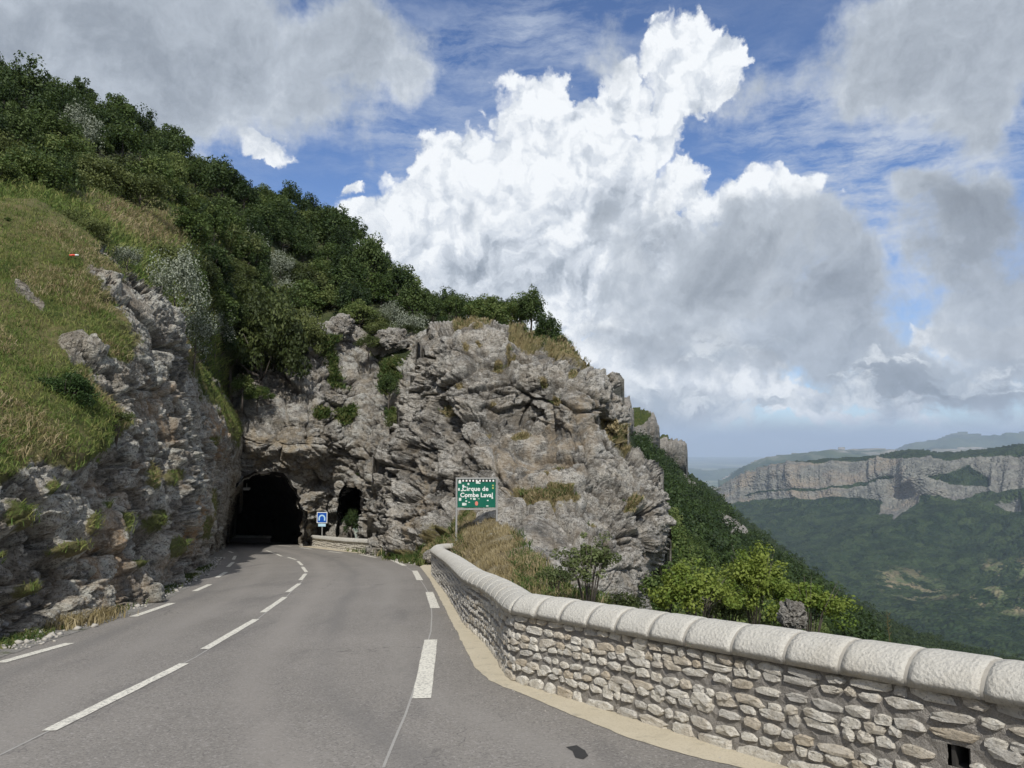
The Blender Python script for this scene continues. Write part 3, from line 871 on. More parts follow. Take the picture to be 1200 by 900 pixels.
V = []; NX = 40
for y in ry:
    r = road_right(y) + .15
    l = np.interp(y, [-8, 2, 9.5, 17, 25, 33, 46, 60, 96], [-6.6, -6.9, -7.6, -9.2, -11.4, -14.2, -18.8, -26, -44])
    for k in range(NX):
        x = l + (r - l) * k / (NX - 1)
        V.append((x, y, gz(y)))
idx = np.arange(len(ry) * NX).reshape(len(ry), NX)
q = np.stack([idx[:-1, :-1], idx[:-1, 1:], idx[1:, 1:], idx[1:, :-1]], -1).reshape(-1, 4)
road = struct(link("road", np_mesh("road", V, q, False, {"lat": np.tile(np.arange(NX) / (NX - 1), len(ry))}), None, m_road), "grey asphalt mountain road curving into the tunnel")

m_paint, t, b, pos = new_mat("road_paint", .75, .3)
wear = t.noise(pos, 30, 6, .8); w2 = t.noise(pos, 4, 4, .6)
cp = t.mix(t.map(wear, .40, .50, .95, 0), (.70, .68, .60), (.27, .26, .24))
cp = t.mix(t.map(w2, .5, .7, 0, .25), cp, (.5, .48, .44))
t.put(b.inputs['Base Color'], cp)


def sheet_px(name, pts, lift, mat, parent=None, jag=0.0, n=1):
    """Flat sheet on the road, its outline given where it lies."""
    P = [Vector(G(a, c)) for a, c in pts]
    if jag:
        Q = []
        for i, p in enumerate(P):
            q_ = P[(i + 1) % len(P)]
            L_ = (q_ - p).length; k = max(1, int(L_ / .05))
            for j in range(k):
                v = p.lerp(q_, j / k)
                a = fbm(np.array([[v.x * 4, v.y * 4, 0], [v.x * 4 + 40, v.y * 4, 3]]), 4, .7, 6)
                Q.append(v + Vector((a[0] * jag, a[1] * jag, 0)))
        P = Q
    me = bpy.data.meshes.new(name)
    import bmesh
    bm = bmesh.new()
    vs = [bm.verts.new((p.x, p.y, gz(p.y) + lift)) for p in P]
    f = bm.faces.new(vs)
    bmesh.ops.triangulate(bm, faces=[f])
    bm.normal_update()
    if sum(g.normal.z for g in bm.faces) < 0:
        for g in bm.faces: g.normal_flip()
    bm.to_mesh(me); bm.free()
    return link(name, me, parent, mat)


def dash(a, b_, w0, w1, horiz=False):
    """Painted dash between two ends in the frame, w the half widths across it in metres."""
    p, q_ = Vector(G(*a)), Vector(G(*b_))
    d = (q_ - p); d.z = 0; d.normalize(); nn = Vector((-d.y, d.x, 0))
    me = bpy.data.meshes.new("dash")
    V = []; K = max(1, int((q_ - p).length / .25)); rnd = random.Random(int(a[0] * 7 + a[1]))
    for k in range(K + 1):
        c = p.lerp(q_, k / K)
        for s_ in (-1, 1):
            v = c + nn * s_ * (w0 + rnd.uniform(-.004, .004)); V.append((v.x, v.y, gz(v.y) + .006))
    me.from_pydata(V, [], [(2 * k, 2 * k + 1, 2 * k + 3, 2 * k + 2) for k in range(K)])
    me.update()
    if me.polygons[0].normal.z < 0: me.flip_normals()
    return link("painted_dash", me, road, m_paint)


edge_l = [((0, 777), (82, 754)), ((156, 723), (202, 707)), ((228, 693), (246, 685)), ((254, 677), (265, 670.5)), ((267, 664.5), (273, 659)), ((273.5, 656), (275.7, 651.5)), ((268, 646), (273, 648)), ((-150, 826), (-60, 796))]
centre = [((57, 857), (216, 778)), ((240, 761), (300, 726)), ((308, 718), (334, 700)), ((337, 694), (351, 684)), ((352, 680), (358, 672.5)), ((359, 670.5), (354.5, 664.5)), ((354, 662.5), (349, 657.7)), ((347, 656), (337, 653)), ((330, 652), (324, 649.3)), ((322, 648.7), (312, 645.3)), ((-250, 1010), (-60, 918))]
for a, c in edge_l: dash(a, c, .065, .065)
for a, c in centre: dash(a, c, .055, .055)
edge_r = [((494, 819), (505, 750)), ((510, 713), (503, 694)), ((492, 680), (486, 669)), ((474, 663), (459, 656)), ((441, 653.5), (422, 650)), ((401, 648.3), (385, 646.3)), ((365, 643.6), (352, 641.8)), ((341, 640.6), (326, 639))]
for a, c in edge_r: dash(a, c, .085, .085)
# thin worn guide lines between the dashes
m_line = plain("thin_line_paint", (.34, .33, .31), .8, 0, .3, 30)


def thin(pts, w=.012):
    P = [Vector(G(*p)) for p in pts]; V = []
    for i, p in enumerate(P):
        d = P[min(i + 1, len(P) - 1)] - P[max(i - 1, 0)]; d.z = 0; d.normalize(); nn = Vector((-d.y, d.x, 0))
        for s_ in (-1, 1):
            v = p + nn * s_ * w; V.append((v.x, v.y, gz(v.y) + .003))
    me = bpy.data.meshes.new("guide_line"); me.from_pydata(V, [], [(2 * k, 2 * k + 1, 2 * k + 3, 2 * k + 2) for k in range(len(P) - 1)]); me.update()
    if me.polygons[0].normal.z < 0: me.flip_normals()
    link("guide_line", me, road, m_line)


thin([(449, 900), (462, 868), (475, 838), (484, 812), (496, 770), (505, 740), (506, 722), (505, 700), (497, 686), (487, 672), (470, 660), (452, 655)], .010)
thin([(-40, 905), (57, 857), (140, 816), (228, 771), (300, 727), (334, 701), (355, 680), (359, 668), (349, 658), (330, 652)], .010)
# dark oil blot on the road
m_oil = plain("oil_stain", (.035, .034, .033), .6, 0, .3, 20)
sheet_px("oil_stain", [(664, 876), (676, 874), (686, 880), (690, 886), (684, 890), (674, 888), (672, 881)], .004, m_oil, road, .012)

# ochre mortar strip at the foot of the parapet
m_ochre, t, b, pos = new_mat("ochre_mortar", .93)
n = t.noise(pos, 3, 6, .65); n3 = t.noise(pos, 60, 3, .7)
co = t.mix(n, (.47, .42, .31), (.62, .56, .44)); co = t.mix(t.map(n3, .3, .5, .4, 0), co, (.28, .23, .15))
co = t.mix(t.map(t.noise(pos, 8, 4, .6), .58, .7, 0, .5), co, (.30, .27, .21))
t.put(b.inputs['Base Color'], co); t.put(b.inputs['Normal'], t.bump(n3, .8, .01))
struct(sheet_px("mortar_strip", [(492, 664), (503, 678), (517, 704), (530, 730), (545, 760), (556, 782), (572, 797), (603, 810), (640, 825), (668, 838), (700, 850), (740, 866), (800, 884), (880, 903), (960, 928), (1100, 975), (1180, 1000), (1200, 985), (1000, 905), (930, 880), (760, 825), (640, 792), (608, 780), (585, 765), (560, 730), (535, 690), (515, 668), (505, 658)], .004, m_ochre, None, .022), "ochre strip of mortar along the foot of the parapet")
struct(sheet_px("far_mortar_strip", [(352, 639), (400, 643), (432, 647.5), (426, 649), (400, 646.2), (360, 641.5), (350, 640.5)], .004, m_ochre, None, .03), "pale strip along the foot of the far parapet")

# gravel verge between road and left cliff
m_verge, t, b, pos = new_mat("gravel_verge", .95)
n = t.noise(pos, 2.2, 6, .7); v = t.voronoi(pos, 26, 'F1', 'Color')
cv = t.mix(n, (.15, .145, .135), (.27, .26, .24)); cv = t.mix(t.map(t.sep(v)[0], .6, 1, 0, .6), cv, (.40, .385, .36)); cv = t.mix(t.map(t.noise(pos, 5, 5, .6), .55, .65, 0, .7), cv, (.07, .085, .03))
t.put(b.inputs['Base Color'], cv); t.put(b.inputs['Normal'], t.bump(t.voronoi(pos, 26), 1, .02))
struct(sheet_px("gravel_verge", [(-300, 905), (-120, 818), (0, 771), (55, 752), (100, 738), (160, 717), (205, 698), (232, 682), (252, 665), (262, 652), (268, 641), (258, 641), (240, 655), (200, 676), (120, 700), (0, 730), (-200, 790), (-300, 850)], .005, m_verge, None, .05), "gravel and weeds at the foot of the roadside cliff")


# ------------------------------------------------------------------ foliage meshes
def leaf_mat(name, c0, c1, c2, rough=.6, trans=.25, under=None):
    m, t, b, pos = new_mat(name, rough, .25)
    oi = t.new('ShaderNodeObjectInfo').outputs['Random']
    tint = t.attr('tint')
    n = t.noise(pos, .8, 4, .6)
    f = t.math('ADD', t.math('MULTIPLY', tint, .55), t.math('ADD', t.math('MULTIPLY', n, .45), t.math('MULTIPLY_ADD', oi, .50, -.22)))
    col = t.ramp(f, [(.22, c0), (.50, c1), (.82, c2)])
    if under:
        bf = t.new('ShaderNodeNewGeometry').outputs['Backfacing']
        col = t.mix(bf, col, under)
    t.put(b.inputs['Base Color'], col)
    tr = t.new('ShaderNodeBsdfTranslucent'); t.put(tr.inputs[0], t.mix(.5, col, (c2[0] * 1.3, c2[1] * 1.3, c2[2])))
    ms_ = t.new('ShaderNodeMixShader'); ms_.inputs[0].default_value = trans
    out = m.node_tree.nodes['Material Output']
    t.l.new(b.outputs[0], ms_.inputs[1]); t.l.new(tr.outputs[0], ms_.inputs[2]); t.l.new(ms_.outputs[0], out.inputs[0])
    return m


m_leaf = leaf_mat("leaves_oak", (.022, .042, .010), (.066, .108, .026), (.155, .190, .060))
m_leaf_dark = leaf_mat("leaves_dark", (.012, .024, .008), (.034, .062, .018), (.080, .115, .034))
m_leaf_olive = leaf_mat("leaves_olive", (.026, .038, .012), (.064, .086, .025), (.135, .158, .052))
m_leaf_silver = leaf_mat("leaves_silver", (.035, .050, .026), (.095, .120, .068), (.21, .24, .165), under=(.31, .34, .27))
m_leaf_bright = leaf_mat("leaves_bright", (.045, .085, .018), (.11, .17, .030), (.22, .27, .055), trans=.35)
m_bark = plain("bark", (.11, .095, .08), .9, 0, .4, 9)


def crown_arrays(seed, R=(1, 1, 1), clumps=30, leaves=1600, size=.10, cr=.34, flat=.75, fill=.85, hollow=.5, squash=None):
    """Leaves gathered in clumps through an uneven crown; centre at origin."""
    r = np.random.default_rng(seed)
    u = r.normal(size=(clumps, 3)); u /= np.linalg.norm(u, axis=1, keepdims=True)
    u[:, 2] = np.where(u[:, 2] < -.35, -u[:, 2] * .6, u[:, 2])
    rad = hollow + (1 - hollow) * r.random(clumps) ** .6
    cen = u * rad[:, None] * fill
    cen[:, 2] *= 1.0
    cs = cr * (.55 + .8 * r.random(clumps))
    tint_c = r.random(clumps)
    k = r.integers(0, clumps, leaves)
    v = r.normal(size=(leaves, 3)); v /= np.linalg.norm(v, axis=1, keepdims=True)
    rr = (.55 + .5 * r.random(leaves) ** .7)
    v[:, 2] *= flat
    p = cen[k] + v * (cs[k] * rr)[:, None]
    p *= np.array(R)
    nrm = v * .8 + r.normal(size=(leaves, 3)) * .6 + np.array([0, 0, .5])
    nrm /= np.linalg.norm(nrm, axis=1, keepdims=True)
    a = np.cross(nrm, r.normal(size=(leaves, 3))); a /= np.linalg.norm(a, axis=1, keepdims=True) + 1e-9
    b_ = np.cross(nrm, a)
    s = size * (.6 + .8 * r.random(leaves))[:, None]
    V = np.stack([p - a * s * .9, p + b_ * s * .55 + nrm * s * .15, p + a * s * .9, p - b_ * s * .55 + nrm * s * .15], 1).reshape(-1, 3)
    F = np.arange(leaves * 4).reshape(-1, 4)
    tint = np.repeat(np.clip(tint_c[k] * .75 + .25 * r.random(leaves), 0, 1), 4)
    return V, F, tint


def crown_mesh(name, **kw):
    V, F, tint = crown_arrays(**kw)
    return np_mesh(name, V, F, False, {'tint': tint})


def trunk_mesh(name, seed, h, r0, spread, n=6):
    rnd = random.Random(seed); mb = MB()
    pts = [(0, 0, -.6)]; x = y = 0
    for i in range(1, 5):
        x += rnd.uniform(-.1, .1) * h * .3; y += rnd.uniform(-.1, .1) * h * .3
        pts.append((x, y, h * i / 4))
    mb.tube(pts, [r0 * 1.25, r0, r0 * .75, r0 * .5, r0 * .25], 7)
    for i in range(n):
        a = rnd.uniform(0, 6.28); z = h * rnd.uniform(.3, .75); L_ = spread * rnd.uniform(.5, .9)
        p0 = Vector((pts[2][0] * .8, pts[2][1] * .8, z)); p2 = p0 + Vector((math.cos(a) * L_, math.sin(a) * L_, L_ * rnd.uniform(.3, .9)))
        pm = p0.lerp(p2, .5) + Vector((0, 0, -.08 * L_))
        mb.tube([p0, pm, p2], [r0 * .45, r0 * .3, r0 * .1], 5)
    return mb.mesh(name, True)


# tree kinds: unit crowns of about 1 m radius, scaled per tree
kinds = {}
def kind(key, mat, R, clumps, leaves, size, cr, zc, th, tr, seed, n=2, **kw):
    out = []
    for i in range(n):
        cm = crown_mesh("crown_" + key, seed=seed + i, R=R, clumps=clumps, leaves=leaves, size=size, cr=cr, **kw)
        cm.transform(__import__('mathutils').Matrix.Translation((0, 0, zc))); cm.materials.append(mat)
        tm = trunk_mesh("trunk_" + key, seed + i, th, tr, R[0] * .8); tm.materials.append(m_bark)
        out.append((cm, tm))
    kinds[key] = out


kind("oak", m_leaf, (1, 1, .95), 46, 4200, .052, .32, 1.25, 1.5, .07, 100, 3)
kind("beech", m_leaf, (.85, .85, 1.15), 46, 4200, .055, .30, 1.45, 1.8, .06, 120, 2)
kind("dark", m_leaf_dark, (.85, .85, 1.2), 50, 4200, .052, .28, 1.45, 1.9, .06, 140, 3)
kind("olive", m_leaf_olive, (1.05, 1.05, .8), 44, 4200, .048, .30, .85, .9, .05, 160, 3, flat=.9)
kind("silver", m_leaf_silver, (.85, .85, 1.1), 44, 5200, .030, .30, 1.15, 1.3, .04, 180, 2, flat=.9)
kind("bigbush", m_leaf_olive, (1.05, 1.05, .8), 90, 12000, .030, .20, .62, .6, .04, 220, 2, flat=.9)
kind("pine", m_leaf_dark, (.5, .5, 1.3), 40, 2400, .06, .25, 1.5, 2.4, .05, 200, 2, flat=.5)


def tree(key, i, pos, s, label, cat, group, sz=1.0, rz=None, name=None):
    cm, tm = kinds[key][i % len(kinds[key])]
    nm = name or {"oak": "oak_tree", "beech": "beech_tree", "dark": "dark_tree", "olive": "green_shrub", "silver": "silver_leaved_shrub", "pine": "pine_tree"}.get(key, "big_bush")
    e = empty(nm, tuple(pos), rz if rz is not None else random.Random(i * 31 + int(pos[0] * 100)).uniform(0, 6.28))
    e.scale = (s, s, s * sz)
    link("crown", cm, e); link("trunk", tm, e)
    tag(e, label, cat, group)
    return e


# ------------------------------------------------------------------ far land
m_far, t, b, pos = new_mat("far_slope", .95, .1)
sc1 = t.noise(pos, .0016, 5, .6); sc2 = t.noise(pos, .03, 4, .65)
wv = t.voronoi(t.scale_v(pos, (1, 1, 1.2)), .085, 'F1'); wc = t.sep(t.voronoi(pos, .085, 'F1', 'Color'))[0]
gcol = t.mix(t.map(sc1, .38, .62), (.016, .034, .015), (.040, .064, .024))
gcol = t.mix(t.map(wc, .3, 1, 0, .75), gcol, (.045, .066, .025))
gcol = t.mix(t.map(sc2, .45, .6, 0, .75), gcol, (.010, .020, .009))
cl3 = t.sep(t.voronoi(t.vmath('ADD', pos, t.vmath('MULTIPLY', t.noise(pos, .01, 3, .5, color=True), (60, 60, 60))), .022, 'F1', 'Color'))[0]
gcol = t.mix(t.map(cl3, .5, 1, 0, .6), gcol, (.052, .074, .028))
gcol = t.mix(t.map(cl3, .45, .1, 0, .55), gcol, (.009, .019, .008))
fld = t.math('MULTIPLY', t.attr('field'), t.map(t.noise(t.scale_v(pos, (1, .6, 1)), .013, 6, .68), .48, .53))
fcol = t.mix(t.map(t.noise(pos, .012, 4, .6), .4, .6), (.25, .205, .13), (.10, .13, .055))
gcol = t.mix(fld, gcol, fcol)
rk = t.attr('rock')
streak = t.noise(t.scale_v(pos, (.035, .035, .0035)), 1.0, 6, .68)
bandn = t.noise(t.scale_v(pos, (.002, .002, .05)), 1.0, 4, .6)
patch = t.noise(pos, .006, 5, .6)
rc = t.ramp(streak, [(.32, (.085, .088, .080)), (.46, (.155, .158, .140)), (.60, (.220, .220, .192)), (.74, (.29, .29, .258))])
rc = t.mix(t.math('MULTIPLY', t.map(patch, .48, .62, 0, .55), t.attr('warm')), rc, (.30, .235, .165))
rc = t.mix(t.map(bandn, .55, .68, 0, .55), rc, (.16, .15, .145))
rf = t.map(t.math('ADD', rk, t.math('MULTIPLY_ADD', t.noise(t.scale_v(pos, (1, 1, 2)), .012, 6, .7), .9, -.45)), .42, .55)
t.put(b.inputs['Base Color'], t.mix(rf, gcol, rc))
hh = t.mix(rf, t.mix(.5, wv, sc2), t.mix(.5, streak, streak))
t.put(b.inputs['Normal'], t.bump(t.math('MULTIPLY_ADD', wv, -.7, sc2), 1.0, 16.0, ))

# facing plateau across the valley
F_poly = [(826, 572), (850, 560), (868, 553), (885, 546), (930, 540), (985, 535), (1030, 533), (1050, 528), (1075, 525), (1100, 529), (1150, 526), (1200, 519), (1260, 514), (1500, 505), (1500, 860), (780, 860), (800, 590)]
F_ctrl = [(840, 565, 4300), (870, 556, 4150), (950, 540, 3900), (1050, 530, 3800), (1060, 548, 3520), (1200, 522, 3500), (1300, 512, 3300), (1450, 508, 3200), (870, 582, 4080), (950, 570, 3770), (1050, 575, 3500), (1200, 560, 3250), (1300, 560, 3050),
          (890, 587, 4000), (960, 581, 3700), (1040, 592, 3420), (1150, 582, 3300), (1200, 590, 3100), (1300, 590, 2950), (840, 620, 3600), (900, 650, 3250), (960, 640, 3200), (1050, 640, 3000), (1200, 640, 2700),
          (1000, 690, 2700), (1080, 690, 2600), (1200, 690, 2350), (1100, 740, 2100), (1200, 750, 1950), (1450, 700, 2100), (1400, 850, 1400), (1000, 850, 1500), (800, 850, 1700), (800, 600, 4100)]
FS = Sheet(F_poly, F_ctrl, step=1.25, sil=F_poly[:14], roll=9, rdepth=260)
px, py = FS.px, FS.py
nx = fbm(np.stack([px / 60, py / 60, 0 * px], -1), 5, .6, 301)
top = np.interp(px, [826, 850, 885, 930, 985, 1010, 1050, 1075, 1110, 1150, 1200, 1300, 1500], [560, 552, 543, 540, 537, 538, 536, 541, 540, 535, 529, 525, 519])
mid0 = np.interp(px, [826, 850, 900, 960, 1020, 1040, 1070, 1100, 1150, 1200, 1500], [590, 583, 574, 569, 562, 556, 561, 558, 552, 575, 590])
mid1 = np.interp(px, [826, 850, 900, 960, 1020, 1060, 1090, 1130, 1160, 1200, 1500], [590, 584, 577, 573, 568, 557, 561, 568, 570, 575, 590])
bot = np.interp(px, [826, 850, 880, 930, 990, 1020, 1050, 1062, 1080, 1120, 1160, 1200, 1500], [590, 594, 588, 583, 581, 583, 590, 584, 583, 587, 580, 584, 600])
wn = 4 * nx
rock = np.clip((py - top + wn) / 3, 0, 1) * np.clip((bot - py + wn) / 3, 0, 1)
ledge = np.clip((py - mid0 + wn) / 2, 0, 1) * np.clip((mid1 - py + wn) / 2, 0, 1) * (px < 1090) + zone(px, py, [(1078, 562), (1100, 556), (1135, 548), (1158, 560), (1160, 572), (1130, 570), (1095, 566)], 4, wn)
rock = rock * (1 - np.clip(ledge, 0, 1))
scree = zone(px, py, [(1030, 588), (1045, 572), (1080, 574), (1075, 590), (1058, 604), (1048, 618), (1046, 603), (1030, 602)], 4, wn * 1.3)
rock = np.maximum.reduce([rock, scree, .9 * zone(px, py, [(1165, 600), (1200, 594), (1200, 606), (1180, 604)], 4, wn), .9 * zone(px, py, [(1018, 633), (1024, 630), (1025, 636)], 2, wn * .3)])
field = np.maximum.reduce([zone(px, py, [(1030, 680), (1100, 684), (1115, 700), (1095, 712), (1040, 704)], 8, wn * 2), zone(px, py, [(1120, 706), (1180, 700), (1260, 690), (1260, 740), (1130, 730)], 8, wn * 2), zone(px, py, [(1080, 705), (1120, 695), (1110, 715), (1090, 720)], 6, wn), zone(px, py, [(1150, 655), (1210, 650), (1210, 668), (1160, 668)], 5, wn)])
cl = rock * (1 - scree)
steep = 22 * fbm(np.stack([px / 7, py / 60, 0 * px], -1), 5, .6, 305) + 60 * fbm(np.stack([px / 40, py / 200, 0 * px + 4], -1), 4, .5, 306)
ledges = 10 * fbm(np.stack([px / 100, py / 4, 0 * px + 8], -1), 3, .6, 307)
gentle = (90 * fbm(FS.P / 900, 4, .5, 308, ridged=True) - 20) * np.clip(poly_dist(px, py, F_poly[:14], False) / 50 - .25, 0, 1) + 12 * fbm(FS.P / 45, 4, .65, 309)
FS.displace((steep + ledges) * cl + gentle * (1 - cl))
plateau = struct(FS.build("far_plateau", m_far, dict(rock=rock, field=field, warm=np.clip((1130 - px) / 100, .15, 1)), smooth=True, skirt=600), "long limestone cliff and wooded slopes across the valley")

# own side: three cliff towers far along the edge
m_own = rock_mat("limestone_far", light=(.46, .44, .40), mid=(.34, .325, .295), dark=(.17, .165, .155), warm=(.42, .34, .26), k=.09)
def towers(poly, ctrl, grass, seed, name, label):
    S = Sheet(poly, ctrl, step=.6, sil=poly, roll=5, rdepth=28)
    v = 3.0 * fbm(np.stack([S.px / 6, S.py / 90, 0 * S.px], -1), 4, .6, seed) + 1.4 * fbm(np.stack([S.px / 2.2, S.py / 14, 0 * S.px], -1), 3, .6, seed + 1)
    S.displace(v)
    g = zone(S.px, S.py, grass, 3)
    return struct(S.build(name, m_own, dict(tone=.5 + 0 * S.px, grass=g, warm=.25 + 0 * S.px, dry=0 * S.px), smooth=True, skirt=60), label)
towers([(712, 462), (722, 460), (731, 462), (739, 468), (741, 480), (742, 505), (735, 520), (712, 515)], [(712, 462, 215), (741, 465, 225), (742, 505, 225), (712, 515, 212), (725, 490, 210)], [(0, 0), (1, 0), (1, 1)], 401, "far_cliff_tower", "pale cliff tower just behind the outcrop edge")
towers([(735, 477), (748, 477), (757, 480), (765, 483), (770, 489), (772, 500), (771, 530), (735, 525)], [(735, 477, 330), (771, 483, 340), (771, 530, 340), (735, 525, 325), (752, 505, 325)], [(735, 470), (752, 475), (764, 486), (756, 496), (745, 500), (735, 505)], 402, "far_cliff_tower", "middle cliff tower with a green cap beyond the outcrop")
towers([(768, 508), (776, 509), (785, 513), (786, 512), (796, 517), (803, 520), (804, 545), (800, 552), (768, 540)], [(768, 508, 460), (803, 520, 480), (803, 548, 480), (768, 540, 455), (786, 525, 455)], [(766, 504), (785, 510), (785, 515), (768, 513)], 403, "far_cliff_tower", "last cliff tower standing out against the hazy plain")

# own side wooded slopes
m_slope, t, b, pos = new_mat("slope_ground", .95, .1)
ns = t.noise(pos, .06, 5, .6)
cs_ = t.mix(t.map(ns, .4, .6), (.018, .032, .012), (.045, .062, .022))
rr_ = t.map(t.math('ADD', t.attr('rock'), t.math('MULTIPLY_ADD', t.noise(pos, .12, 5, .7), .9, -.45)), .42, .55)
t.put(b.inputs['Base Color'], t.mix(rr_, cs_, t.mix(t.noise(pos, .5, 5, .7), (.20, .19, .175), (.44, .41, .37))))
t.put(b.inputs['Normal'], t.bump(t.noise(pos, .4, 6, .7), 1, 2.0))
S1_poly = [(712, 505), (745, 508), (772, 528), (800, 552), (815, 562), (835, 582), (855, 600), (866, 606), (878, 618), (888, 632), (892, 640), (915, 660), (965, 695), (1010, 730), (1060, 775), (1100, 850), (700, 850), (700, 600)]
S1_ctrl = [(745, 512, 190), (772, 530, 330), (800, 554, 430), (835, 585, 370), (866, 608, 310), (888, 632, 270), (915, 660, 230), (965, 697, 190), (1010, 732, 160), (1060, 780, 140), (780, 590, 150), (820, 630, 150), (860, 670, 135), (780, 650, 85), (820, 700, 75), (900, 710, 100), (760, 700, 45), (850, 780, 50), (740, 780, 30), (960, 790, 90), (1080, 850, 90)]
S1 = Sheet(S1_poly, S1_ctrl, step=2.5, sil=S1_poly[:15], roll=8, rdepth=25)
S1.displace(2.5 * fbm(S1.P / 18, 5, .6, 420) * np.clip(S1.D / 150, .2, 1))
nx = 6 * fbm(np.stack([S1.px / 14, S1.py / 14, 0 * S1.px], -1), 4, .6, 421)
rS = np.maximum.reduce([zone(S1.px, S1.py, [(838, 598), (850, 604), (874, 616), (878, 634), (866, 630), (852, 618)], 5, nx), .9 * zone(S1.px, S1.py, [(800, 556), (808, 562), (824, 582), (815, 578)], 3, nx * .6),
                        .8 * zone(S1.px, S1.py, [(950, 690), (985, 705), (975, 715), (948, 700)], 4, nx), .7 * zone(S1.px, S1.py, [(770, 660), (800, 640), (830, 700), (800, 730)], 10, nx * 1.4)])
struct(S1.build("wooded_slope", m_slope, dict(rock=rS), smooth=True, skirt=60), "green wooded slope falling away beyond the outcrop")
S2_poly = [(790, 548), (808, 552), (835, 572), (870, 602), (905, 632), (940, 660), (975, 685), (1010, 707), (1045, 724), (1080, 740), (1120, 753), (1165, 766), (1230, 780), (1300, 860), (800, 860)]
S2_ctrl = [(808, 553, 900), (835, 573, 900), (870, 604, 880), (940, 662, 800), (1010, 709, 760), (1080, 742, 740), (1165, 768, 720), (1230, 782, 700), (860, 640, 620), (900, 680, 480), (960, 730, 420), (1040, 760, 480), (1100, 800, 420), (850, 800, 250), (1250, 850, 450)]
S2 = Sheet(S2_poly, S2_ctrl, step=2.5, sil=S2_poly[:13], roll=6, rdepth=120)
S2.displace(9 * fbm(S2.P / 60, 5, .55, 430))
struct(S2.build("dark_slope", m_slope, dict(rock=0 * S2.px), smooth=True, skirt=200), "darker wooded spur running down into the valley")


def puffs(name, S, spots, rad, leaves, size, mat, seed, label):
    """Tree crowns too small and many to pick apart, as one mesh."""
    protos = [crown_arrays(seed + i, R=(1, 1, 1.05), clumps=10, leaves=leaves, size=size, cr=.5) for i in range(5)]
    r = np.random.default_rng(seed); Vs = []; Ts = []
    P, N = S.sample(spots[:, 0], spots[:, 1])
    for i, p in enumerate(P):
        V, F, T = protos[i % 5]; a = r.random() * 6.28; c, s_ = math.cos(a), math.sin(a)
        k = rad(p, r)
        M = np.array([[c, -s_, 0], [s_, c, 0], [0, 0, 1]]) * k
        Vs.append(V @ M.T + p + [0, 0, k * .35]); Ts.append(np.clip(T * .6 + .5 * r.random(), 0, 1))
    V = np.concatenate(Vs); F = np.arange(len(V)).reshape(-1, 4)
    o = link(name, np_mesh(name, V, F, False, {'tint': np.concatenate(Ts)}), None, mat)
    return tag(o, label, None, None, 'stuff')


def scatter(poly, n, seed, keep=None, dens=None):
    r = np.random.default_rng(seed); p = np.array(poly, float); out = []
    x = r.uniform(p[:, 0].min(), p[:, 0].max(), n * 8); y = r.uniform(p[:, 1].min(), p[:, 1].max(), n * 8)
    ok = in_poly(x, y, poly)
    if keep is not None: ok &= keep(x, y, r.random(len(x)))
    return np.stack([x[ok], y[ok]], -1)[:n]


m_leaf_mid = leaf_mat("leaves_slope", (.020, .038, .012), (.050, .085, .024), (.11, .145, .044))
m_leaf_far = leaf_mat("leaves_far_slope", (.012, .024, .010), (.026, .046, .017), (.050, .075, .027))
def rock_free(zones):
    def f(x, y, u):
        z = np.zeros(len(x))
        for q in zones: z = np.maximum(z, zone(x, y, q, 4))
        return u > z * .93
    return f
rz1 = rock_free([[(840, 600), (850, 605), (874, 616), (878, 632), (866, 628), (852, 616)], [(802, 558), (808, 562), (822, 580), (815, 577)], [(950, 690), (980, 703), (975, 712), (948, 700)]])
s2spots = scatter([(792, 552), (835, 574), (905, 634), (975, 687), (1045, 726), (1120, 755), (1200, 775), (1200, 800), (850, 800), (820, 620)], 3000, 500)
puffs("slope_wood", S2, s2spots, lambda p, r: (2.0 + 2.2 * r.random()) * min(1, p[1] / 600 + .35), 60, .20, m_leaf_far, 510, "wood of small dark crowns covering the lower spur")
s1poly = [(744, 512), (772, 530), (800, 554), (835, 584), (866, 608), (888, 633), (915, 662), (965, 697), (1010, 732), (1040, 770), (760, 770), (752, 560)]
s1spots = scatter(s1poly, 1150, 520, rz1)
o = np.argsort(s1spots[:, 1])
Pn, _ = S1.sample(s1spots[:, 0], s1spots[:, 1])
farm = Pn[:, 1] > 120
puffs("slope_wood", S1, s1spots[farm], lambda p, r: 1.3 + 1.4 * r.random() + p[1] / 330, 150, .13, m_leaf_mid, 530, "wood of green crowns on the slope below the cliff towers")
near1 = s1spots[~farm][:110]
for i, (a, c) in enumerate(near1):
    p, _ = S1.sample(np.array([a]), np.array([c]))
    k = ["oak", "olive", "oak", "beech"][i % 4]
    lb = {"oak": "round green oak", "olive": "low yellowish green tree", "beech": "taller oval green tree"}[k]
    w_ = ("high on the slope under the cliff towers" if c < 600 else "halfway down the wooded slope" if c < 660 else "low on the wooded slope") + (" beside the outcrop" if a < 810 else " near its outer edge")
    tree(k, i, p[0] + [0, 0, -.8], random.Random(i).uniform(1.3, 2.2), lb + " " + w_, "tree", lb + "s " + w_, name={"olive": "low_tree"}.get(k))

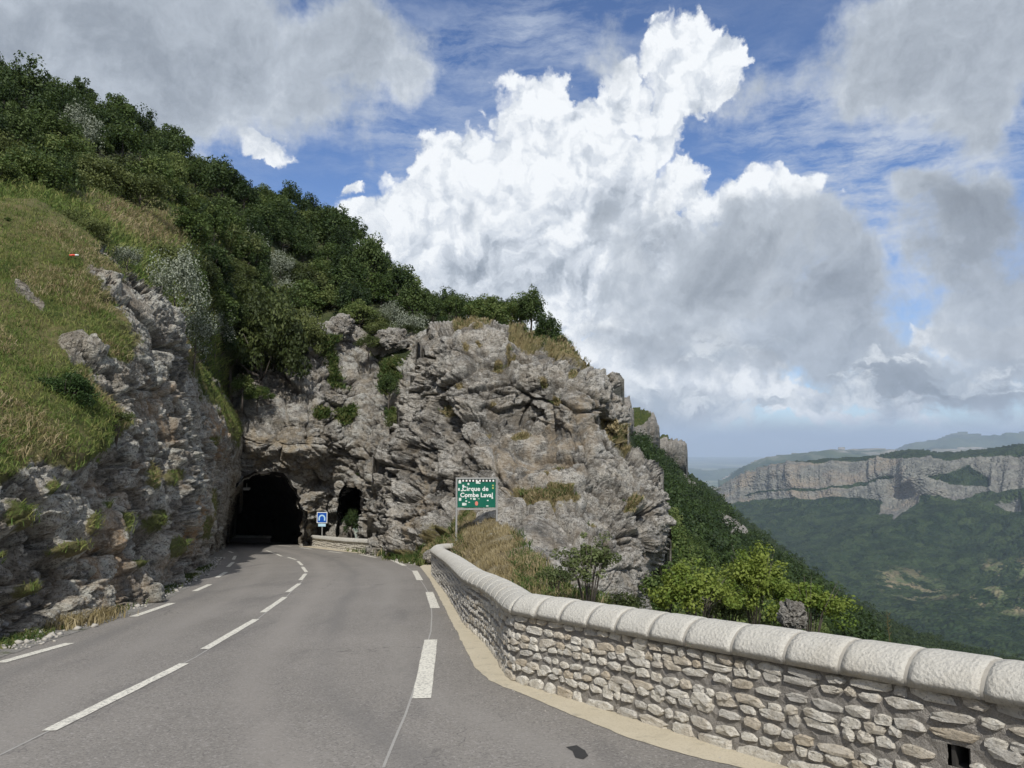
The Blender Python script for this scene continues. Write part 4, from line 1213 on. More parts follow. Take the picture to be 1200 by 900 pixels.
# distant hills and the plain
m_hill, t, b, pos = new_mat("distant_hill_ground", .95, .1)
nh = t.noise(pos, .0012, 6, .62)
ch = t.mix(t.map(nh, .42, .58), (.035, .055, .028), (.075, .095, .045))
ch = t.mix(t.math('MULTIPLY', t.attr('rock'), t.map(t.noise(t.scale_v(pos, (1, 1, 3)), .002, 5, .7), .45, .6)), ch, (.36, .33, .29))
t.put(b.inputs['Base Color'], ch); t.put(b.inputs['Normal'], t.bump(nh, 1, 120))
def hill(name, poly, D, seed, label, rk=.6, base=640):
    pl = poly + [(poly[-1][0], base), (poly[0][0], base)]
    ctrl = []
    for (a, c) in poly[::2]: ctrl += [(a, c, D * 1.12), (a, c + 14, D * 1.03), (a, c + 40, D * .93), (a, base, D * .72)]
    S = Sheet(pl, ctrl, step=2.0, sil=poly, roll=7, rdepth=D * .05)
    S.displace(D * .018 * fbm(S.P / (D * .10), 5, .55, seed, ridged=True) * np.clip(poly_dist(S.px, S.py, poly, False) / 12, .1, 1))
    d = poly_dist(S.px, S.py, poly, False)
    struct(S.build(name, m_hill, dict(rock=rk * np.clip(1.3 - d / 9, 0, 1)), smooth=True, skirt=D * .3), label)
hill("distant_hill", [(846, 560), (858, 552), (880, 541), (900, 535), (935, 531), (960, 529), (975, 525), (985, 523), (1005, 526), (1040, 526), (1075, 527), (1120, 524), (1220, 523), (1500, 520)], 9500, 601, "blue grey ridge with a pale rim behind the plateau", .9)
hill("distant_hill", [(1040, 530), (1052, 524), (1070, 518), (1098, 514), (1115, 507), (1127, 505), (1142, 507), (1160, 509), (1185, 507), (1210, 504), (1300, 500), (1500, 503)], 15500, 611, "faint blue mountain above the plateau on the horizon", .2)
hill("distant_hill", [(780, 546), (800, 547), (830, 551), (850, 549), (870, 548), (900, 552)], 17000, 621, "low blue rise on the hazy plain", 0.0, base=600)
m_plain, t, b, pos = new_mat("plain_ground", .95, .1)
v = t.voronoi(t.vmath('ADD', pos, t.vmath('MULTIPLY', t.noise(pos, .0008, 4, .6, color=True), (900, 900, 0))), .0022, 'F1', 'Color')
cpn = t.mix(t.map(t.noise(pos, .0005, 6, .7), .45, .58), (.05, .075, .035), t.mix(t.sep(v)[0], (.30, .27, .16), (.14, .18, .07)))
t.put(b.inputs['Base Color'], cpn)
me = np_mesh("ground", [(-48000, -20000, -830), (48000, -20000, -830), (48000, 48000, -830), (-48000, 48000, -830)], [(0, 1, 2, 3)])
struct(link("ground", me, None, m_plain), "hazy plain far below reaching the horizon")
# the wide mountain flank that carries the road, all round and below it
m_flank = m_slope
gxs = np.linspace(-260, 160, 85); gys = np.linspace(-260, 260, 105)
X, Y = np.meshgrid(gxs, gys)
rr2 = road_right(Y)
out = X - rr2 - .6
Z = gz(np.clip(Y, -260, 60)) - .35
Z = np.where(out > 0, Z - .5 - out * 1.25, Z)
leftd = -(X + np.interp(Y, [-8, 9, 17, 25, 33, 46, 60], [8, 8.8, 11, 14, 17, 21, 28]))
Z = np.where(leftd > 0, Z - .4 + 0 * leftd, Z)
Z = np.where(Y > 70, Z - (Y - 70) * .5, Z)
Z = np.where((leftd > 0) & (Y < 5), Z + np.minimum(leftd, 60) * .55 * np.clip((5 - Y) / 20, 0, 1), Z)
V = np.stack([X, Y, Z], -1).reshape(-1, 3)
V[:, 2] += .25 * fbm(V / 5, 3, .5, 700)
idx = np.arange(V.shape[0]).reshape(X.shape)
q = np.stack([idx[:-1, :-1], idx[:-1, 1:], idx[1:, 1:], idx[1:, :-1]], -1).reshape(-1, 4)
struct(link("mountain_flank", np_mesh("mountain_flank", V, q, True, {'rock': np.full(len(V), .3)}), None, m_flank), "ground of the mountain flank under the road")


# ------------------------------------------------------------------ parapet walls
from mathutils import Matrix
m_stone, t, b, pos = new_mat("wall_stone", .9, .2)
oi = t.new('ShaderNodeObjectInfo').outputs['Random']
hs = t.noise(pos, 16, 7, .68); h2 = t.noise(pos, 5, 5, .6)
c = t.ramp(hs, [(.30, (.46, .43, .37)), (.45, (.68, .645, .565)), (.62, (.80, .77, .70))])
c = t.mix(t.map(oi, .72, .95, 0, .6), c, (.46, .37, .25)); c = t.mix(t.map(oi, .0, .35, .6, 0), c, (.42, .41, .39))
c = t.mix(t.map(h2, .54, .66, 0, .4), c, (.45, .38, .29))
c = t.mix(t.map(t.noise(pos, 60, 3, .7), .56, .64, 0, .5), c, (.16, .15, .14))
t.put(b.inputs['Base Color'], c); t.put(b.inputs['Normal'], t.bump(t.noise(t.scale_v(pos, (1, 1, 2.2)), 13, 8, .72), 1.0, .045))
m_mortar, t, b, pos = new_mat("grey_mortar", .95, .1)
n = t.noise(pos, 6, 6, .65); n2 = t.noise(pos, 110, 2, .8)
c = t.mix(n, (.27, .253, .23), (.40, .375, .34)); c = t.mix(t.map(n2, .35, .65, .5, 0), c, (.12, .114, .106))
t.put(b.inputs['Base Color'], c); t.put(b.inputs['Normal'], t.bump(t.math('ADD', n2, t.noise(pos, 22, 4, .6)), 1, .014))
m_cope, t, b, pos = new_mat("coping_limestone", .9, .2)
n = t.noise(pos, 3, 6, .6); hp = t.noise(pos, 46, 5, .7); hv = t.voronoi(pos, 42, 'F1')
c = t.mix(n, (.47, .455, .41), (.61, .595, .545)); c = t.mix(t.map(hp, .30, .48, .6, 0), c, (.34, .33, .305)); c = t.mix(t.map(t.noise(pos, 1.3, 5, .65), .52, .7, 0, .45), c, (.50, .46, .385))
c = t.mix(t.map(t.noise(pos, 120, 2, .7), .60, .68, 0, .5), c, (.20, .19, .18))
t.put(b.inputs['Base Color'], c); t.put(b.inputs['Normal'], t.bump(t.math('MULTIPLY_ADD', hv, .5, hp), .8, .016))
m_joint = plain("joint_mortar", (.36, .34, .30), .95, 0, .25, 30)
m_hole = plain("drain_dark", (.05, .047, .043), .95, 0, .3, 20)


class Path:
    def __init__(s, pts, step=.04):
        P = np.array(pts, float); Q = []
        E = np.concatenate([[2 * P[0] - P[1]], P, [2 * P[-1] - P[-2]]])
        for i in range(1, len(E) - 2):
            p0, p1, p2, p3 = E[i - 1:i + 3]; d = np.linalg.norm(p2 - p1); k = max(4, int(d / step))
            a01, a12, a23 = [max(np.linalg.norm(x) ** .5, 1e-3) for x in (p1 - p0, p2 - p1, p3 - p2)]
            m1 = (p2 - p1) + a12 * ((p1 - p0) / a01 - (p2 - p0) / (a01 + a12)); m2 = (p2 - p1) + a12 * ((p3 - p2) / a23 - (p3 - p1) / (a12 + a23))
            for j in range(k):
                u = j / k
                Q.append((2 * u ** 3 - 3 * u ** 2 + 1) * p1 + (u ** 3 - 2 * u ** 2 + u) * m1 + (3 * u ** 2 - 2 * u ** 3) * p2 + (u ** 3 - u ** 2) * m2)
        Q.append(P[-1]); Q = np.array(Q)
        s.s = np.concatenate([[0], np.cumsum(np.linalg.norm(np.diff(Q, axis=0), axis=1))]); s.Q = Q; s.L = s.s[-1]
    def at(s, a):
        x = np.interp(a, s.s, s.Q[:, 0]); y = np.interp(a, s.s, s.Q[:, 1])
        x2 = np.interp(min(a + .08, s.L), s.s, s.Q[:, 0]) - np.interp(max(a - .08, 0), s.s, s.Q[:, 0])
        y2 = np.interp(min(a + .08, s.L), s.s, s.Q[:, 1]) - np.interp(max(a - .08, 0), s.s, s.Q[:, 1])
        t_ = Vector((x2, y2, 0)).normalized()
        n_ = Vector((-t_.y, t_.x, 0))
        return Vector((x, y, gz(y))), t_, n_
    def s_of_y(s, y):
        return float(np.interp(y, s.Q[:, 1], s.s))


def stone_proto(seed):
    r = random.Random(seed); n = 9; V = []; F = []
    sq = r.uniform(2.6, 8)
    o = []
    for k in range(n):
        a = 2 * math.pi * (k + r.uniform(-.34, .34)) / n
        c_, s_ = math.cos(a), math.sin(a)
        rad = 1 / (abs(c_) ** sq + abs(s_) ** sq) ** (1 / sq) * r.uniform(.82, 1.06)
        o.append((c_ * rad * .5, s_ * rad * .5))
    for (sc_, dp) in ((1.0, -.6), (.99, .45), (.84, .85)):
        for (x, z) in o:
            V.append((x * sc_ * (1 + r.uniform(-.03, .03)), (dp + (r.uniform(-.16, .22) if dp > 0 else 0)), z * sc_))
    V.append((r.uniform(-.12, .12), 1.0 + r.uniform(-.15, .15), r.uniform(-.12, .12)))
    for q in range(2):
        for k in range(n):
            F.append((q * n + k, q * n + (k + 1) % n, (q + 1) * n + (k + 1) % n, (q + 1) * n + k))
    for k in range(n): F.append((2 * n + k, 2 * n + (k + 1) % n, 3 * n))
    me = bpy.data.meshes.new("stone"); me.from_pydata(V, [], [f[::-1] for f in F]); me.update(); me.materials.append(m_stone)
    return me


stone_protos = [stone_proto(i) for i in range(28)]


def cope_profile(k, NA):
    """A low arch with a small upright lip at each side."""
    if k in (0, NA - 1): return (.5 if k == 0 else -.5), 0.0
    a0 = math.radians(24); a = a0 + (math.pi - 2 * a0) * (k - 1) / (NA - 3)
    return math.cos(a) / math.cos(a0) * .5, .28 + .72 * (math.sin(a) - math.sin(a0)) / (1 - math.sin(a0))


def coping_proto(seed):
    r = np.random.default_rng(seed); NA, NL = 11, 9
    V = []; F = []
    for i in range(NL):
        u = i / (NL - 1) * 2 - 1
        e = 1 - .02 * abs(u) ** 24
        for k in range(NA):
            x, z = cope_profile(k, NA)
            V.append((u * .5, x * e, z * e))
    V = np.array(V)
    d = fbm(V * [5, 4, 4] + seed * 7, 4, .6, seed) * .010
    c_ = V * [0, 1, 1] - [0, 0, .3]
    V = V + c_ / (np.linalg.norm(c_, axis=1, keepdims=True) + 1e-6) * d[:, None]
    for i in range(NL - 1):
        for k in range(NA - 1):
            F.append((i * NA + k, (i + 1) * NA + k, (i + 1) * NA + k + 1, i * NA + k + 1))
        F.append((i * NA + NA - 1, (i + 1) * NA + NA - 1, (i + 1) * NA, i * NA))
    F.append(tuple(range(NA))); F.append(tuple((NL - 1) * NA + k for k in range(NA))[::-1])
    me = bpy.data.meshes.new("coping_stone"); me.from_pydata([tuple(v) for v in V], [], F)
    me.polygons.foreach_set('use_smooth', [True] * len(me.polygons)); me.update(); me.materials.append(m_cope)
    return me


cope_protos = [coping_proto(50 + i) for i in range(6)]


def basis(o, t_, n_, up, sx_, sn, sz_):
    M = Matrix.Identity(4)
    for r_ in range(3):
        M[r_][0] = t_[r_] * sx_; M[r_][1] = n_[r_] * sn; M[r_][2] = up[r_] * sz_; M[r_][3] = o[r_]
    return M


def parapet(path, label, H=.655, CH=.18, T=.34, n_obj=300, seed=1, courses=7, cw=.158, hole=None, cl=.40, name="parapet_wall"):
    mid, _, _ = path.at(path.L * .4)
    root = empty(name, mid); tag(root, label, "wall")
    inv = Matrix.Translation(-mid)
    rnd = random.Random(seed)
    # core
    ds = .06; K = int(path.L / ds); zs = [-.6] + [i * .055 for i in range(int(H / .055) + 1)] + [H + .02]
    V = []; F = []
    nz = len(zs)
    for i in range(K + 1):
        o, t_, n_ = path.at(path.L * i / K)
        for z in zs:
            wv = .010 * math.sin(i * 1.7 + z * 40) + rnd.uniform(-.004, .004)
            V.append(o + n_ * (-.010 + wv * .7) + Vector((0, 0, z)))
        for z in zs[::-1]: V.append(o - n_ * T + Vector((0, 0, z if z > -.5 else -2.2)))
    W_ = 2 * nz
    for i in range(K):
        for k in range(W_ - 1):
            if hole and k < nz - 1:
                s0 = path.L * (i + .5) / K
                if abs(s0 - hole[0]) < .04 and hole[1] - .06 < zs[k] + .027 < hole[1] + .06: continue
            F.append((i * W_ + k, i * W_ + k + 1, (i + 1) * W_ + k + 1, (i + 1) * W_ + k))
    for e in (0, K): F.append(tuple(e * W_ + k for k in range(W_)))
    me = bpy.data.meshes.new("mortar_core"); me.from_pydata([v - mid for v in V], [], F); me.update()
    link("mortar_core", me, root, m_mortar)
    if hole:
        o, t_, n_ = path.at(hole[0]); mb = MB()
        rot = Matrix((t_, n_, Vector((0, 0, 1)))).transposed()
        c0 = o + Vector((0, 0, hole[1])) - mid
        w, h, dd = .045, .07, .3
        for (dx, dz, sx_, sz_) in ((-w, 0, .02, 2 * h), (w, 0, .02, 2 * h), (0, h, 2 * w, .02), (0, -h, 2 * w, .02)):
            mb.box(c0 + t_ * dx + Vector((0, 0, dz)) - n_ * (dd / 2 + .03), (sx_, dd, sz_), rot)
        mb.box(c0 - n_ * (dd + .04), (2 * w, .02, 2 * h), rot)
        mb.build("drain_hole", m_hole, root)
    # stones
    st = []
    z0 = 0.0; ch = [1.35] + [1.0] * courses
    tot = sum(ch); zc = -.01
    for ci, c_ in enumerate(ch):
        hh = c_ / tot * (H + .01)
        s = rnd.uniform(0, cw)
        while s < path.L - .03:
            w = cw * rnd.choice([.55, .75, .8, 1, 1, 1.2, 1.5, 1.8]) * (1.5 if ci == 0 else 1)
            wobz = .22 * hh * math.sin(s * 1.7 + ci * 2.1) * (ci > 0)
            h = hh * rnd.uniform(.72, 1.04)
            if ci > 0 and rnd.random() < .07: h *= 1.45
            zz = zc + hh / 2 + wobz + rnd.uniform(-.12, .12) * hh
            if ci == 0: zz = zc + h * .42
            zz = min(zz, H - h * .46)
            ok = not (hole and abs(s + w / 2 - hole[0]) < w / 2 + .03 and abs(zz - hole[1]) < h / 2 + .05)
            if ok: st.append((s + w / 2, zz, w * .93, h * (.93 if ci else 1.15)))
            s += w + rnd.uniform(-.006, .010)
        zc += hh
    def mat_of(q):
        s, z, w, h = q
        o, t_, n_ = path.at(s)
        t3 = (t_ + Vector((0, 0, -GS * t_.y))).normalized()
        ang = rnd.uniform(-.10, .10)
        tt = (t3 * math.cos(ang) + Vector((0, 0, 1)) * math.sin(ang)); up = n_.cross(tt) * -1
        if up.z < 0: up = -up
        if rnd.random() < .5: tt = -tt
        return basis(o + Vector((0, 0, z)) - n_ * .025, tt, n_, up, w, rnd.uniform(.034, .048), h)
    def vis(q):
        o, t_, n_ = path.at(q[0]); o = o + Vector((0, 0, q[1]))
        d = o.length; f = max(0, -o.dot(n_) / d)
        x_, y_ = to_px(np.array(o))
        if not (-20 < x_ < 1225 and 0 < y_ < 925) or o.y < .5: return 0
        return f * q[2] * q[3] / d ** 2
    sc_ = [(vis(q), i) for i, q in enumerate(st)]
    keep = set(i for v, i in sorted(sc_, reverse=True)[:n_obj] if v > 0)
    Vr = []; Fr = []
    for i, q in enumerate(st):
        M = mat_of(q); pm = stone_protos[rnd.randrange(len(stone_protos))]
        if i in keep:
            ob = bpy.data.objects.new("stone", pm); C.objects.link(ob); ob.parent = root
            ob.matrix_basis = inv @ M
        else:
            n0 = len(Vr); MM = inv @ M
            Vr += [tuple(MM @ v.co) for v in pm.vertices]; Fr += [tuple(a + n0 for a in p.vertices) for p in pm.polygons]
    if Vr:
        me = bpy.data.meshes.new("wall_stones"); me.from_pydata(Vr, [], Fr); me.update()
        tag(link("wall_stones", me, root, m_stone), None, None, None, 'stuff')
    # coping
    n = int(path.L / cl); w_ = T + .08
    V = []; F = []; NA = 11
    for i in range(int(path.L / .1) + 1):
        o, t_, n_ = path.at(min(path.L, i * .1))
        for k in range(NA):
            x, z = cope_profile(k, NA); x *= w_ - .014; z *= CH - .010
            V.append(o + n_ * (x - w_ / 2 + .045) + Vector((0, 0, H + z + .003)) - mid)
    for i in range(int(path.L / .1)):
        for k in range(NA - 1): F.append((i * NA + k, i * NA + k + 1, (i + 1) * NA + k + 1, (i + 1) * NA + k))
        F.append((i * NA + NA - 1, i * NA, (i + 1) * NA, (i + 1) * NA + NA - 1))
    me = bpy.data.meshes.new("joint_mortar"); me.from_pydata(V, [], F); me.polygons.foreach_set('use_smooth', [True] * len(F)); me.update()
    link("joint_mortar", me, root, m_joint)
    s = 0.0; i = 0
    while s < path.L - .05:
        l_ = min(cl * rnd.uniform(.88, 1.12), path.L - s)
        o, t_, n_ = path.at(s + l_ / 2)
        t3 = (t_ + Vector((0, 0, -GS * t_.y))); up = t3.cross(n_).normalized()
        if up.z < 0: up = -up
        ob = bpy.data.objects.new("coping_stone", cope_protos[i % 6]); C.objects.link(ob); ob.parent = root
        ob.matrix_basis = inv @ basis(o + n_ * (-w_ / 2 + .045) + Vector((0, 0, H + rnd.uniform(-.002, .002))), t3, n_, up, l_ - .024, w_, CH + rnd.uniform(-.002, .003))
        s += l_; i += 1
    return root


near_path = Path([(6.4, -2.0), (4.31, 1.2), (2.90, 3.35), (1.30, 5.79), (.38, 7.20), (.12, 7.58), (.01, 7.80), (-.05, 8.05), (-.16, 8.9), (-.38, 10.3), (-.70, 11.85), (-1.01, 14), (-1.43, 17), (-2.0, 20.6), (-2.45, 23.8), (-2.42, 25.6), (-1.75, 27.2), (-.9, 28.0)])
hp_ = ray(1115, 888); dh = (7.25 + .3 / .656) / (hp_[0] / .656 + 1)     # where that sight line meets the wall face
hole_s = near_path.s_of_y(dh) if False else float(np.interp(-dh, -near_path.Q[:, 1][::-1], near_path.s[::-1])) if False else float(np.interp(dh, near_path.Q[:, 1], near_path.s))
parapet(near_path, "long rubble stone parapet with rounded pale coping along the right road edge", hole=(hole_s, float(hp_[2] * dh - gz(dh))), seed=4)
fp = [tuple(G(a, c)[:2]) for a, c in ((434, 648.6), (420, 647), (400, 645), (380, 642), (366, 639.8), (358, 638.3))]
parapet(Path(fp, .1), "short stone parapet with pale coping between the tunnel and the outcrop", H=.46, CH=.22, n_obj=0, seed=9, courses=4, cw=.26, cl=.9, name="parapet_wall")
# kerb wall seen inside the tunnel
fq = [tuple(PX(a, c, D)[:2]) for a, c, D in ((315, 632, 57.5), (300, 632, 58.5), (262, 632, 60.5), (240, 632, 62))]
tk = Path(fq, .1); rt = empty("tunnel_kerb", tk.at(tk.L / 2)[0]); tag(rt, "low pale kerb wall dimly visible inside the dark tunnel", "kerb")
mb = MB(); mbc = MB()
for i in range(int(tk.L / .5)):
    o, t_, n_ = tk.at(i * .5 + .25); rot = Matrix((t_, n_, Vector((0, 0, 1)))).transposed(); o = o - rt.location
    mb.box(o + Vector((0, 0, .1)), (.5, .30, .5), rot); mbc.box(o + Vector((0, 0, .43)), (.49, .44, .15), rot)
mb.build("kerb_body", m_mortar, rt); mbc.build("kerb_top", m_cope, rt)
# lamp in the tunnel
m_lampbody = plain("lamp_grey", (.55, .55, .53), .5, 0, .1, 20)
lp = PX(289, 572.5, 50.5); e = empty("tunnel_lamp", tuple(lp)); tag(e, "small pale lamp fixed under the tunnel roof", "lamp")
mb = MB(); mb.box((0, 0, 0), (.42, .22, .12)); mb.box((0, 0, -.08), (.34, .16, .06)); mb.build("lamp_housing", m_lampbody, e)
mb = MB(); mb.box((0, 0, .2), (.04, .04, .3)); mb.build("lamp_bracket", m_lampbody, e)

# ------------------------------------------------------------------ signs
m_galv = plain("galvanised_post", (.36, .36, .35), .55, .3, .2, 20)
m_green = plain("sign_green", (.006, .115, .075), .45, 0, .10, 5)
m_white = plain("sign_white", (.74, .76, .74), .5, 0, .06, 8)
m_black = plain("sign_black", (.02, .02, .02), .5, 0, .2, 8)
m_stick = plain("sticker_pale", (.60, .66, .62), .5, 0, .2, 14)
m_red = plain("sticker_red", (.62, .20, .15), .5, 0, .2, 14)
m_yel = plain("sticker_yellow", (.45, .45, .12), .5, 0, .2, 14)


def text_mesh(body, size, bold, cx, cz, y, spacing=1.0):
    cu = bpy.data.curves.new("lettering", 'FONT'); cu.body = body; cu.size = size; cu.offset = bold; cu.align_x = 'CENTER'; cu.align_y = 'CENTER'
    cu.extrude = .004; cu.space_character = spacing; cu.resolution_u = 3
    o = bpy.data.objects.new("tmp", cu); C.objects.link(o)
    dg = bpy.context.evaluated_depsgraph_get()
    me = bpy.data.meshes.new_from_object(o.evaluated_get(dg))
    bpy.data.objects.remove(o); bpy.data.curves.remove(cu)
    me.transform(Matrix.Translation((cx, y, cz)) @ Matrix.Rotation(math.pi / 2, 4, 'X'))
    me.name = "lettering"
    return me


def quad(mb, x, z, w, h, y):
    mb.box((x, y, z), (w, .006, h))


SD = 26.0; pxm = SD / F_PX
c0 = PX(558.5, 578, SD)
sg = empty("place_sign", (c0[0], c0[1], c0[2] - .55), .0); tag(sg, "green place sign on two grey posts reading Cirque de Combe Laval, covered in stickers", "sign")
zc_ = .55
mb = MB(); mb.box((0, 0, zc_), (44 * pxm, .03, 33 * pxm)); mb.build("panel", m_green, sg)
for zz_, hh_ in ((17.3, .045), (-18.2, .05)):
    mb = MB(); mb.box((0, .01, zc_ + zz_ * pxm), (45 * pxm, .06, hh_)); mb.build("rail", m_galv, sg)
mb = MB(); mb.tube([(-23.4 * pxm, .02, -1.6), (-23.4 * pxm, .02, zc_ + 18.3 * pxm)], .034, 10); mb.build("post", m_galv, sg)
mb = MB(); mb.tube([(23.4 * pxm, .02, -1.2), (23.4 * pxm, .02, zc_ + 18.3 * pxm)], .034, 10); mb.build("post", m_galv, sg)
link("lettering", text_mesh("Cirque de", .205, .005, -1.5 * pxm, zc_ + 5.0 * pxm, -.02, 1.06), sg, m_white)
link("lettering", text_mesh("Combe Laval", .205, .005, 0, zc_ - 2.2 * pxm, -.02, 1.02), sg, m_white)
mb = MB(); quad(mb, 0, zc_ + 14.6 * pxm, 43 * pxm, 3.2 * pxm, -.018); mb.build("chequer_band", m_black, sg)
for k in range(11):
    mb = MB(); quad(mb, (-19.5 + k * 3.9) * pxm, zc_ + 14.5 * pxm, 1.9 * pxm, 2.1 * pxm, -.024); mb.build("chequer_square", m_white, sg)
for (a, c, w, h) in [(539, 565, 3, 3.4), (543, 569.5, 2.2, 2.6), (549, 567.3, 2, 2.4), (538, 573.5, 2, 3), (541.5, 575, 2.6, 1.4), (559.5, 565.3, 3.6, 3.2), (562, 566.4, 2, 1.4), (539.4, 585, 2.8, 3.4), (546, 583.6, 1.4, 1.4), (552, 584.2, 1.6, 1.4), (556, 584.6, 3, 2.2),
                      (546.6, 587, 1.8, 1.8), (550, 588.4, 1.8, 1), (543.4, 590.6, 3.2, 3.2), (546, 590.6, 1.6, 2.6), (571, 592.6, 2.6, 1.2), (576.8, 583.4, 1.8, 2), (561, 584.4, 2, .6), (571.5, 586.3, 2, 1.2)]:
    mb = MB(); quad(mb, (a - 558.5) * pxm, zc_ - (c - 578) * pxm, w * pxm, h * pxm, -.0195 - .0007 * (a % 3)); mb.build("sticker", m_stick, sg)
mb = MB(); V = [(math.cos(i * .785) * 1.9 * pxm, -.022, math.sin(i * .785) * 2.7 * pxm + zc_ - 11.7 * pxm) for i in range(8)]; V2 = [(x, y + .006, z) for x, y, z in V]
mb.add(V + V2, [tuple(range(8)), tuple(range(8, 16))[::-1]] + [(i, (i + 1) % 8, 8 + (i + 1) % 8, 8 + i) for i in range(8)]); mb.build("oval_sticker", m_red, sg)
for q_ in (9, 6):
    mb = MB(); quad(mb, 19 * pxm, zc_ + q_ * pxm, 1.8 * pxm, 1.6 * pxm, -.02); mb.build("sticker", m_yel, sg)

m_blue = plain("sign_blue", (.010, .085, .42), .45, 0, .05, 5)
m_pblue = plain("sign_pale_blue", (.45, .66, .80), .5, 0, .05, 5)
TD = 48.6; pt = TD / F_PX; c0 = PX(377.5, 606.5, TD)
ts = empty("tunnel_sign", (c0[0], c0[1], gz(c0[1])), -.12); tag(ts, "square blue road sign with a pale tunnel arch beside the far parapet", "sign")
zt = c0[2] - gz(c0[1]); a_ = 6.3 * pt
mb = MB(); mb.box((0, 0, zt), (2 * a_, .03, 2 * a_)); mb.build("border", m_white, ts)
mb = MB(); mb.box((0, -.018, zt), (1.74 * a_, .012, 1.74 * a_)); mb.build("panel", m_blue, ts)
mb = MB(); V = []; n = 12
for k in range(n + 1):
    a = math.pi * k / n
    for rr_q in (.66, .40): V.append((math.cos(a) * rr_q * a_, -.03, zt - .12 * a_ + math.sin(a) * rr_q * a_ * 1.0))
F = [(2 * k, 2 * k + 1, 2 * k + 3, 2 * k + 2) for k in range(n)]
mb.add(V, F)
for sgn in (-1, 1): mb.box((sgn * .53 * a_, -.03, zt - .34 * a_), (.26 * a_, .004, .44 * a_))
mb.build("arch_symbol", m_pblue, ts)
mb = MB(); mb.box((0, 0, zt - a_ - 2.3 * pt), (9 * pt, .03, 3.2 * pt)); mb.build("lower_plate", m_pblue, ts)
mb = MB(); mb.tube([(0, .04, 0), (0, .04, zt + a_ * .7)], .035, 8); mb.build("post", m_galv, ts)

# small red and white object lying in the slope grass
p, nn_ = L.sample(np.array([83.]), np.array([307.])); p = p[0] + nn_[0] * .04
e = empty("litter", tuple(p), .5); tag(e, "small red and white piece of litter lying in the slope grass", "litter")
m_lred = plain("litter_red", (.65, .06, .03), .5, 0, .1, 20)
mb = MB(); mb.tube([(-.09, 0, .02), (-.02, 0, .035), (.03, 0, .04)], [.022, .028, .024], 8); mb.build("red_end", m_lred, e)
mb = MB(); mb.tube([(.031, 0, .04), (.07, .01, .05), (.11, .02, .055)], [.024, .026, .018], 8); mb.build("white_end", m_white, e)


def boulder(pos_, size, seed, label, name="boulder", mat=None):
    import bmesh
    bm = bmesh.new(); bmesh.ops.create_icosphere(bm, subdivisions=5, radius=1)
    V = np.array([v.co[:] for v in bm.verts])
    o_, c_ = blocks(V * 1.3 + seed, seed, .7); o2, c2 = blocks(V * 3.4 + seed, seed + 1, .7); o3, c3 = blocks(V * 9 + seed, seed + 2, .7)
    d = 1 + .22 * o_ + .09 * o2 + .035 * o3 - .06 * np.exp(-(c2 / .06) ** 2)
    V = V * d[:, None] * np.array(size)
    for v, q_ in zip(bm.verts, V): v.co = q_
    me = bpy.data.meshes.new(name); bm.to_mesh(me); bm.free()
    for an in ('grass', 'warm', 'dry', 'tone'):
        at = me.attributes.new(an, 'FLOAT', 'POINT'); at.data.foreach_set('value', np.full(len(me.vertices), .2 if an == 'warm' else .55 if an == 'tone' else 0, np.float32))
    o = link(name, me, None, mat or limestone); o.location = tuple(pos_)
    return tag(o, label, "boulder")


boulder(PX(928, 722, 11.0), (.17, .17, .20), 21, "grey boulder poking up among the bright bushes behind the parapet")
boulder(PX(398, 634, 51.5) + [0, 0, -.2], (.9, .8, 1.2), 5, "rounded grey boulder behind the short far parapet")
boulder(PX(460, 402, 53.0), (1.3, 1.0, .9), 8, "pale boulder standing between shrubs above the gully")
boulder(PX(400, 384, 53.0), (.9, .8, .8), 11, "split pale boulder beside the big dark shrub above the tunnel")
boulder(PX(828, 700, 20), (.2, .25, .35), 14, "small grey rock half hidden by the bush beyond the parapet")
boulder(PX(505, 652, 28.3), (.25, .25, .22), 17, "white stone at the end of the long parapet")

# ------------------------------------------------------------------ grass and weeds
def grass_mat(name, cols):
    m, t, b, pos = new_mat(name, .7, .2)
    n = t.noise(pos, .9, 5, .6)
    f = t.math('ADD', t.math('MULTIPLY', t.attr('tint'), .5), t.math('MULTIPLY', n, .55))
    c = t.ramp(f, [(.25, cols[0]), (.48, cols[1]), (.68, cols[2])])
    t.put(b.inputs['Base Color'], c)
    tr = t.new('ShaderNodeBsdfTranslucent'); t.put(tr.inputs[0], c); ms_ = t.new('ShaderNodeMixShader'); ms_.inputs[0].default_value = .3
    out = m.node_tree.nodes['Material Output']
    t.l.new(b.outputs[0], ms_.inputs[1]); t.l.new(tr.outputs[0], ms_.inputs[2]); t.l.new(ms_.outputs[0], out.inputs[0])
    return m


m_grass = grass_mat("slope_grass", [(.06, .110, .024), (.135, .195, .046), (.28, .28, .10)])
m_dry = grass_mat("dry_grass", [(.15, .12, .055), (.30, .245, .125), (.46, .39, .24)])
m_weed = grass_mat("green_weeds", [(.03, .06, .015), (.065, .11, .028), (.16, .17, .06)])


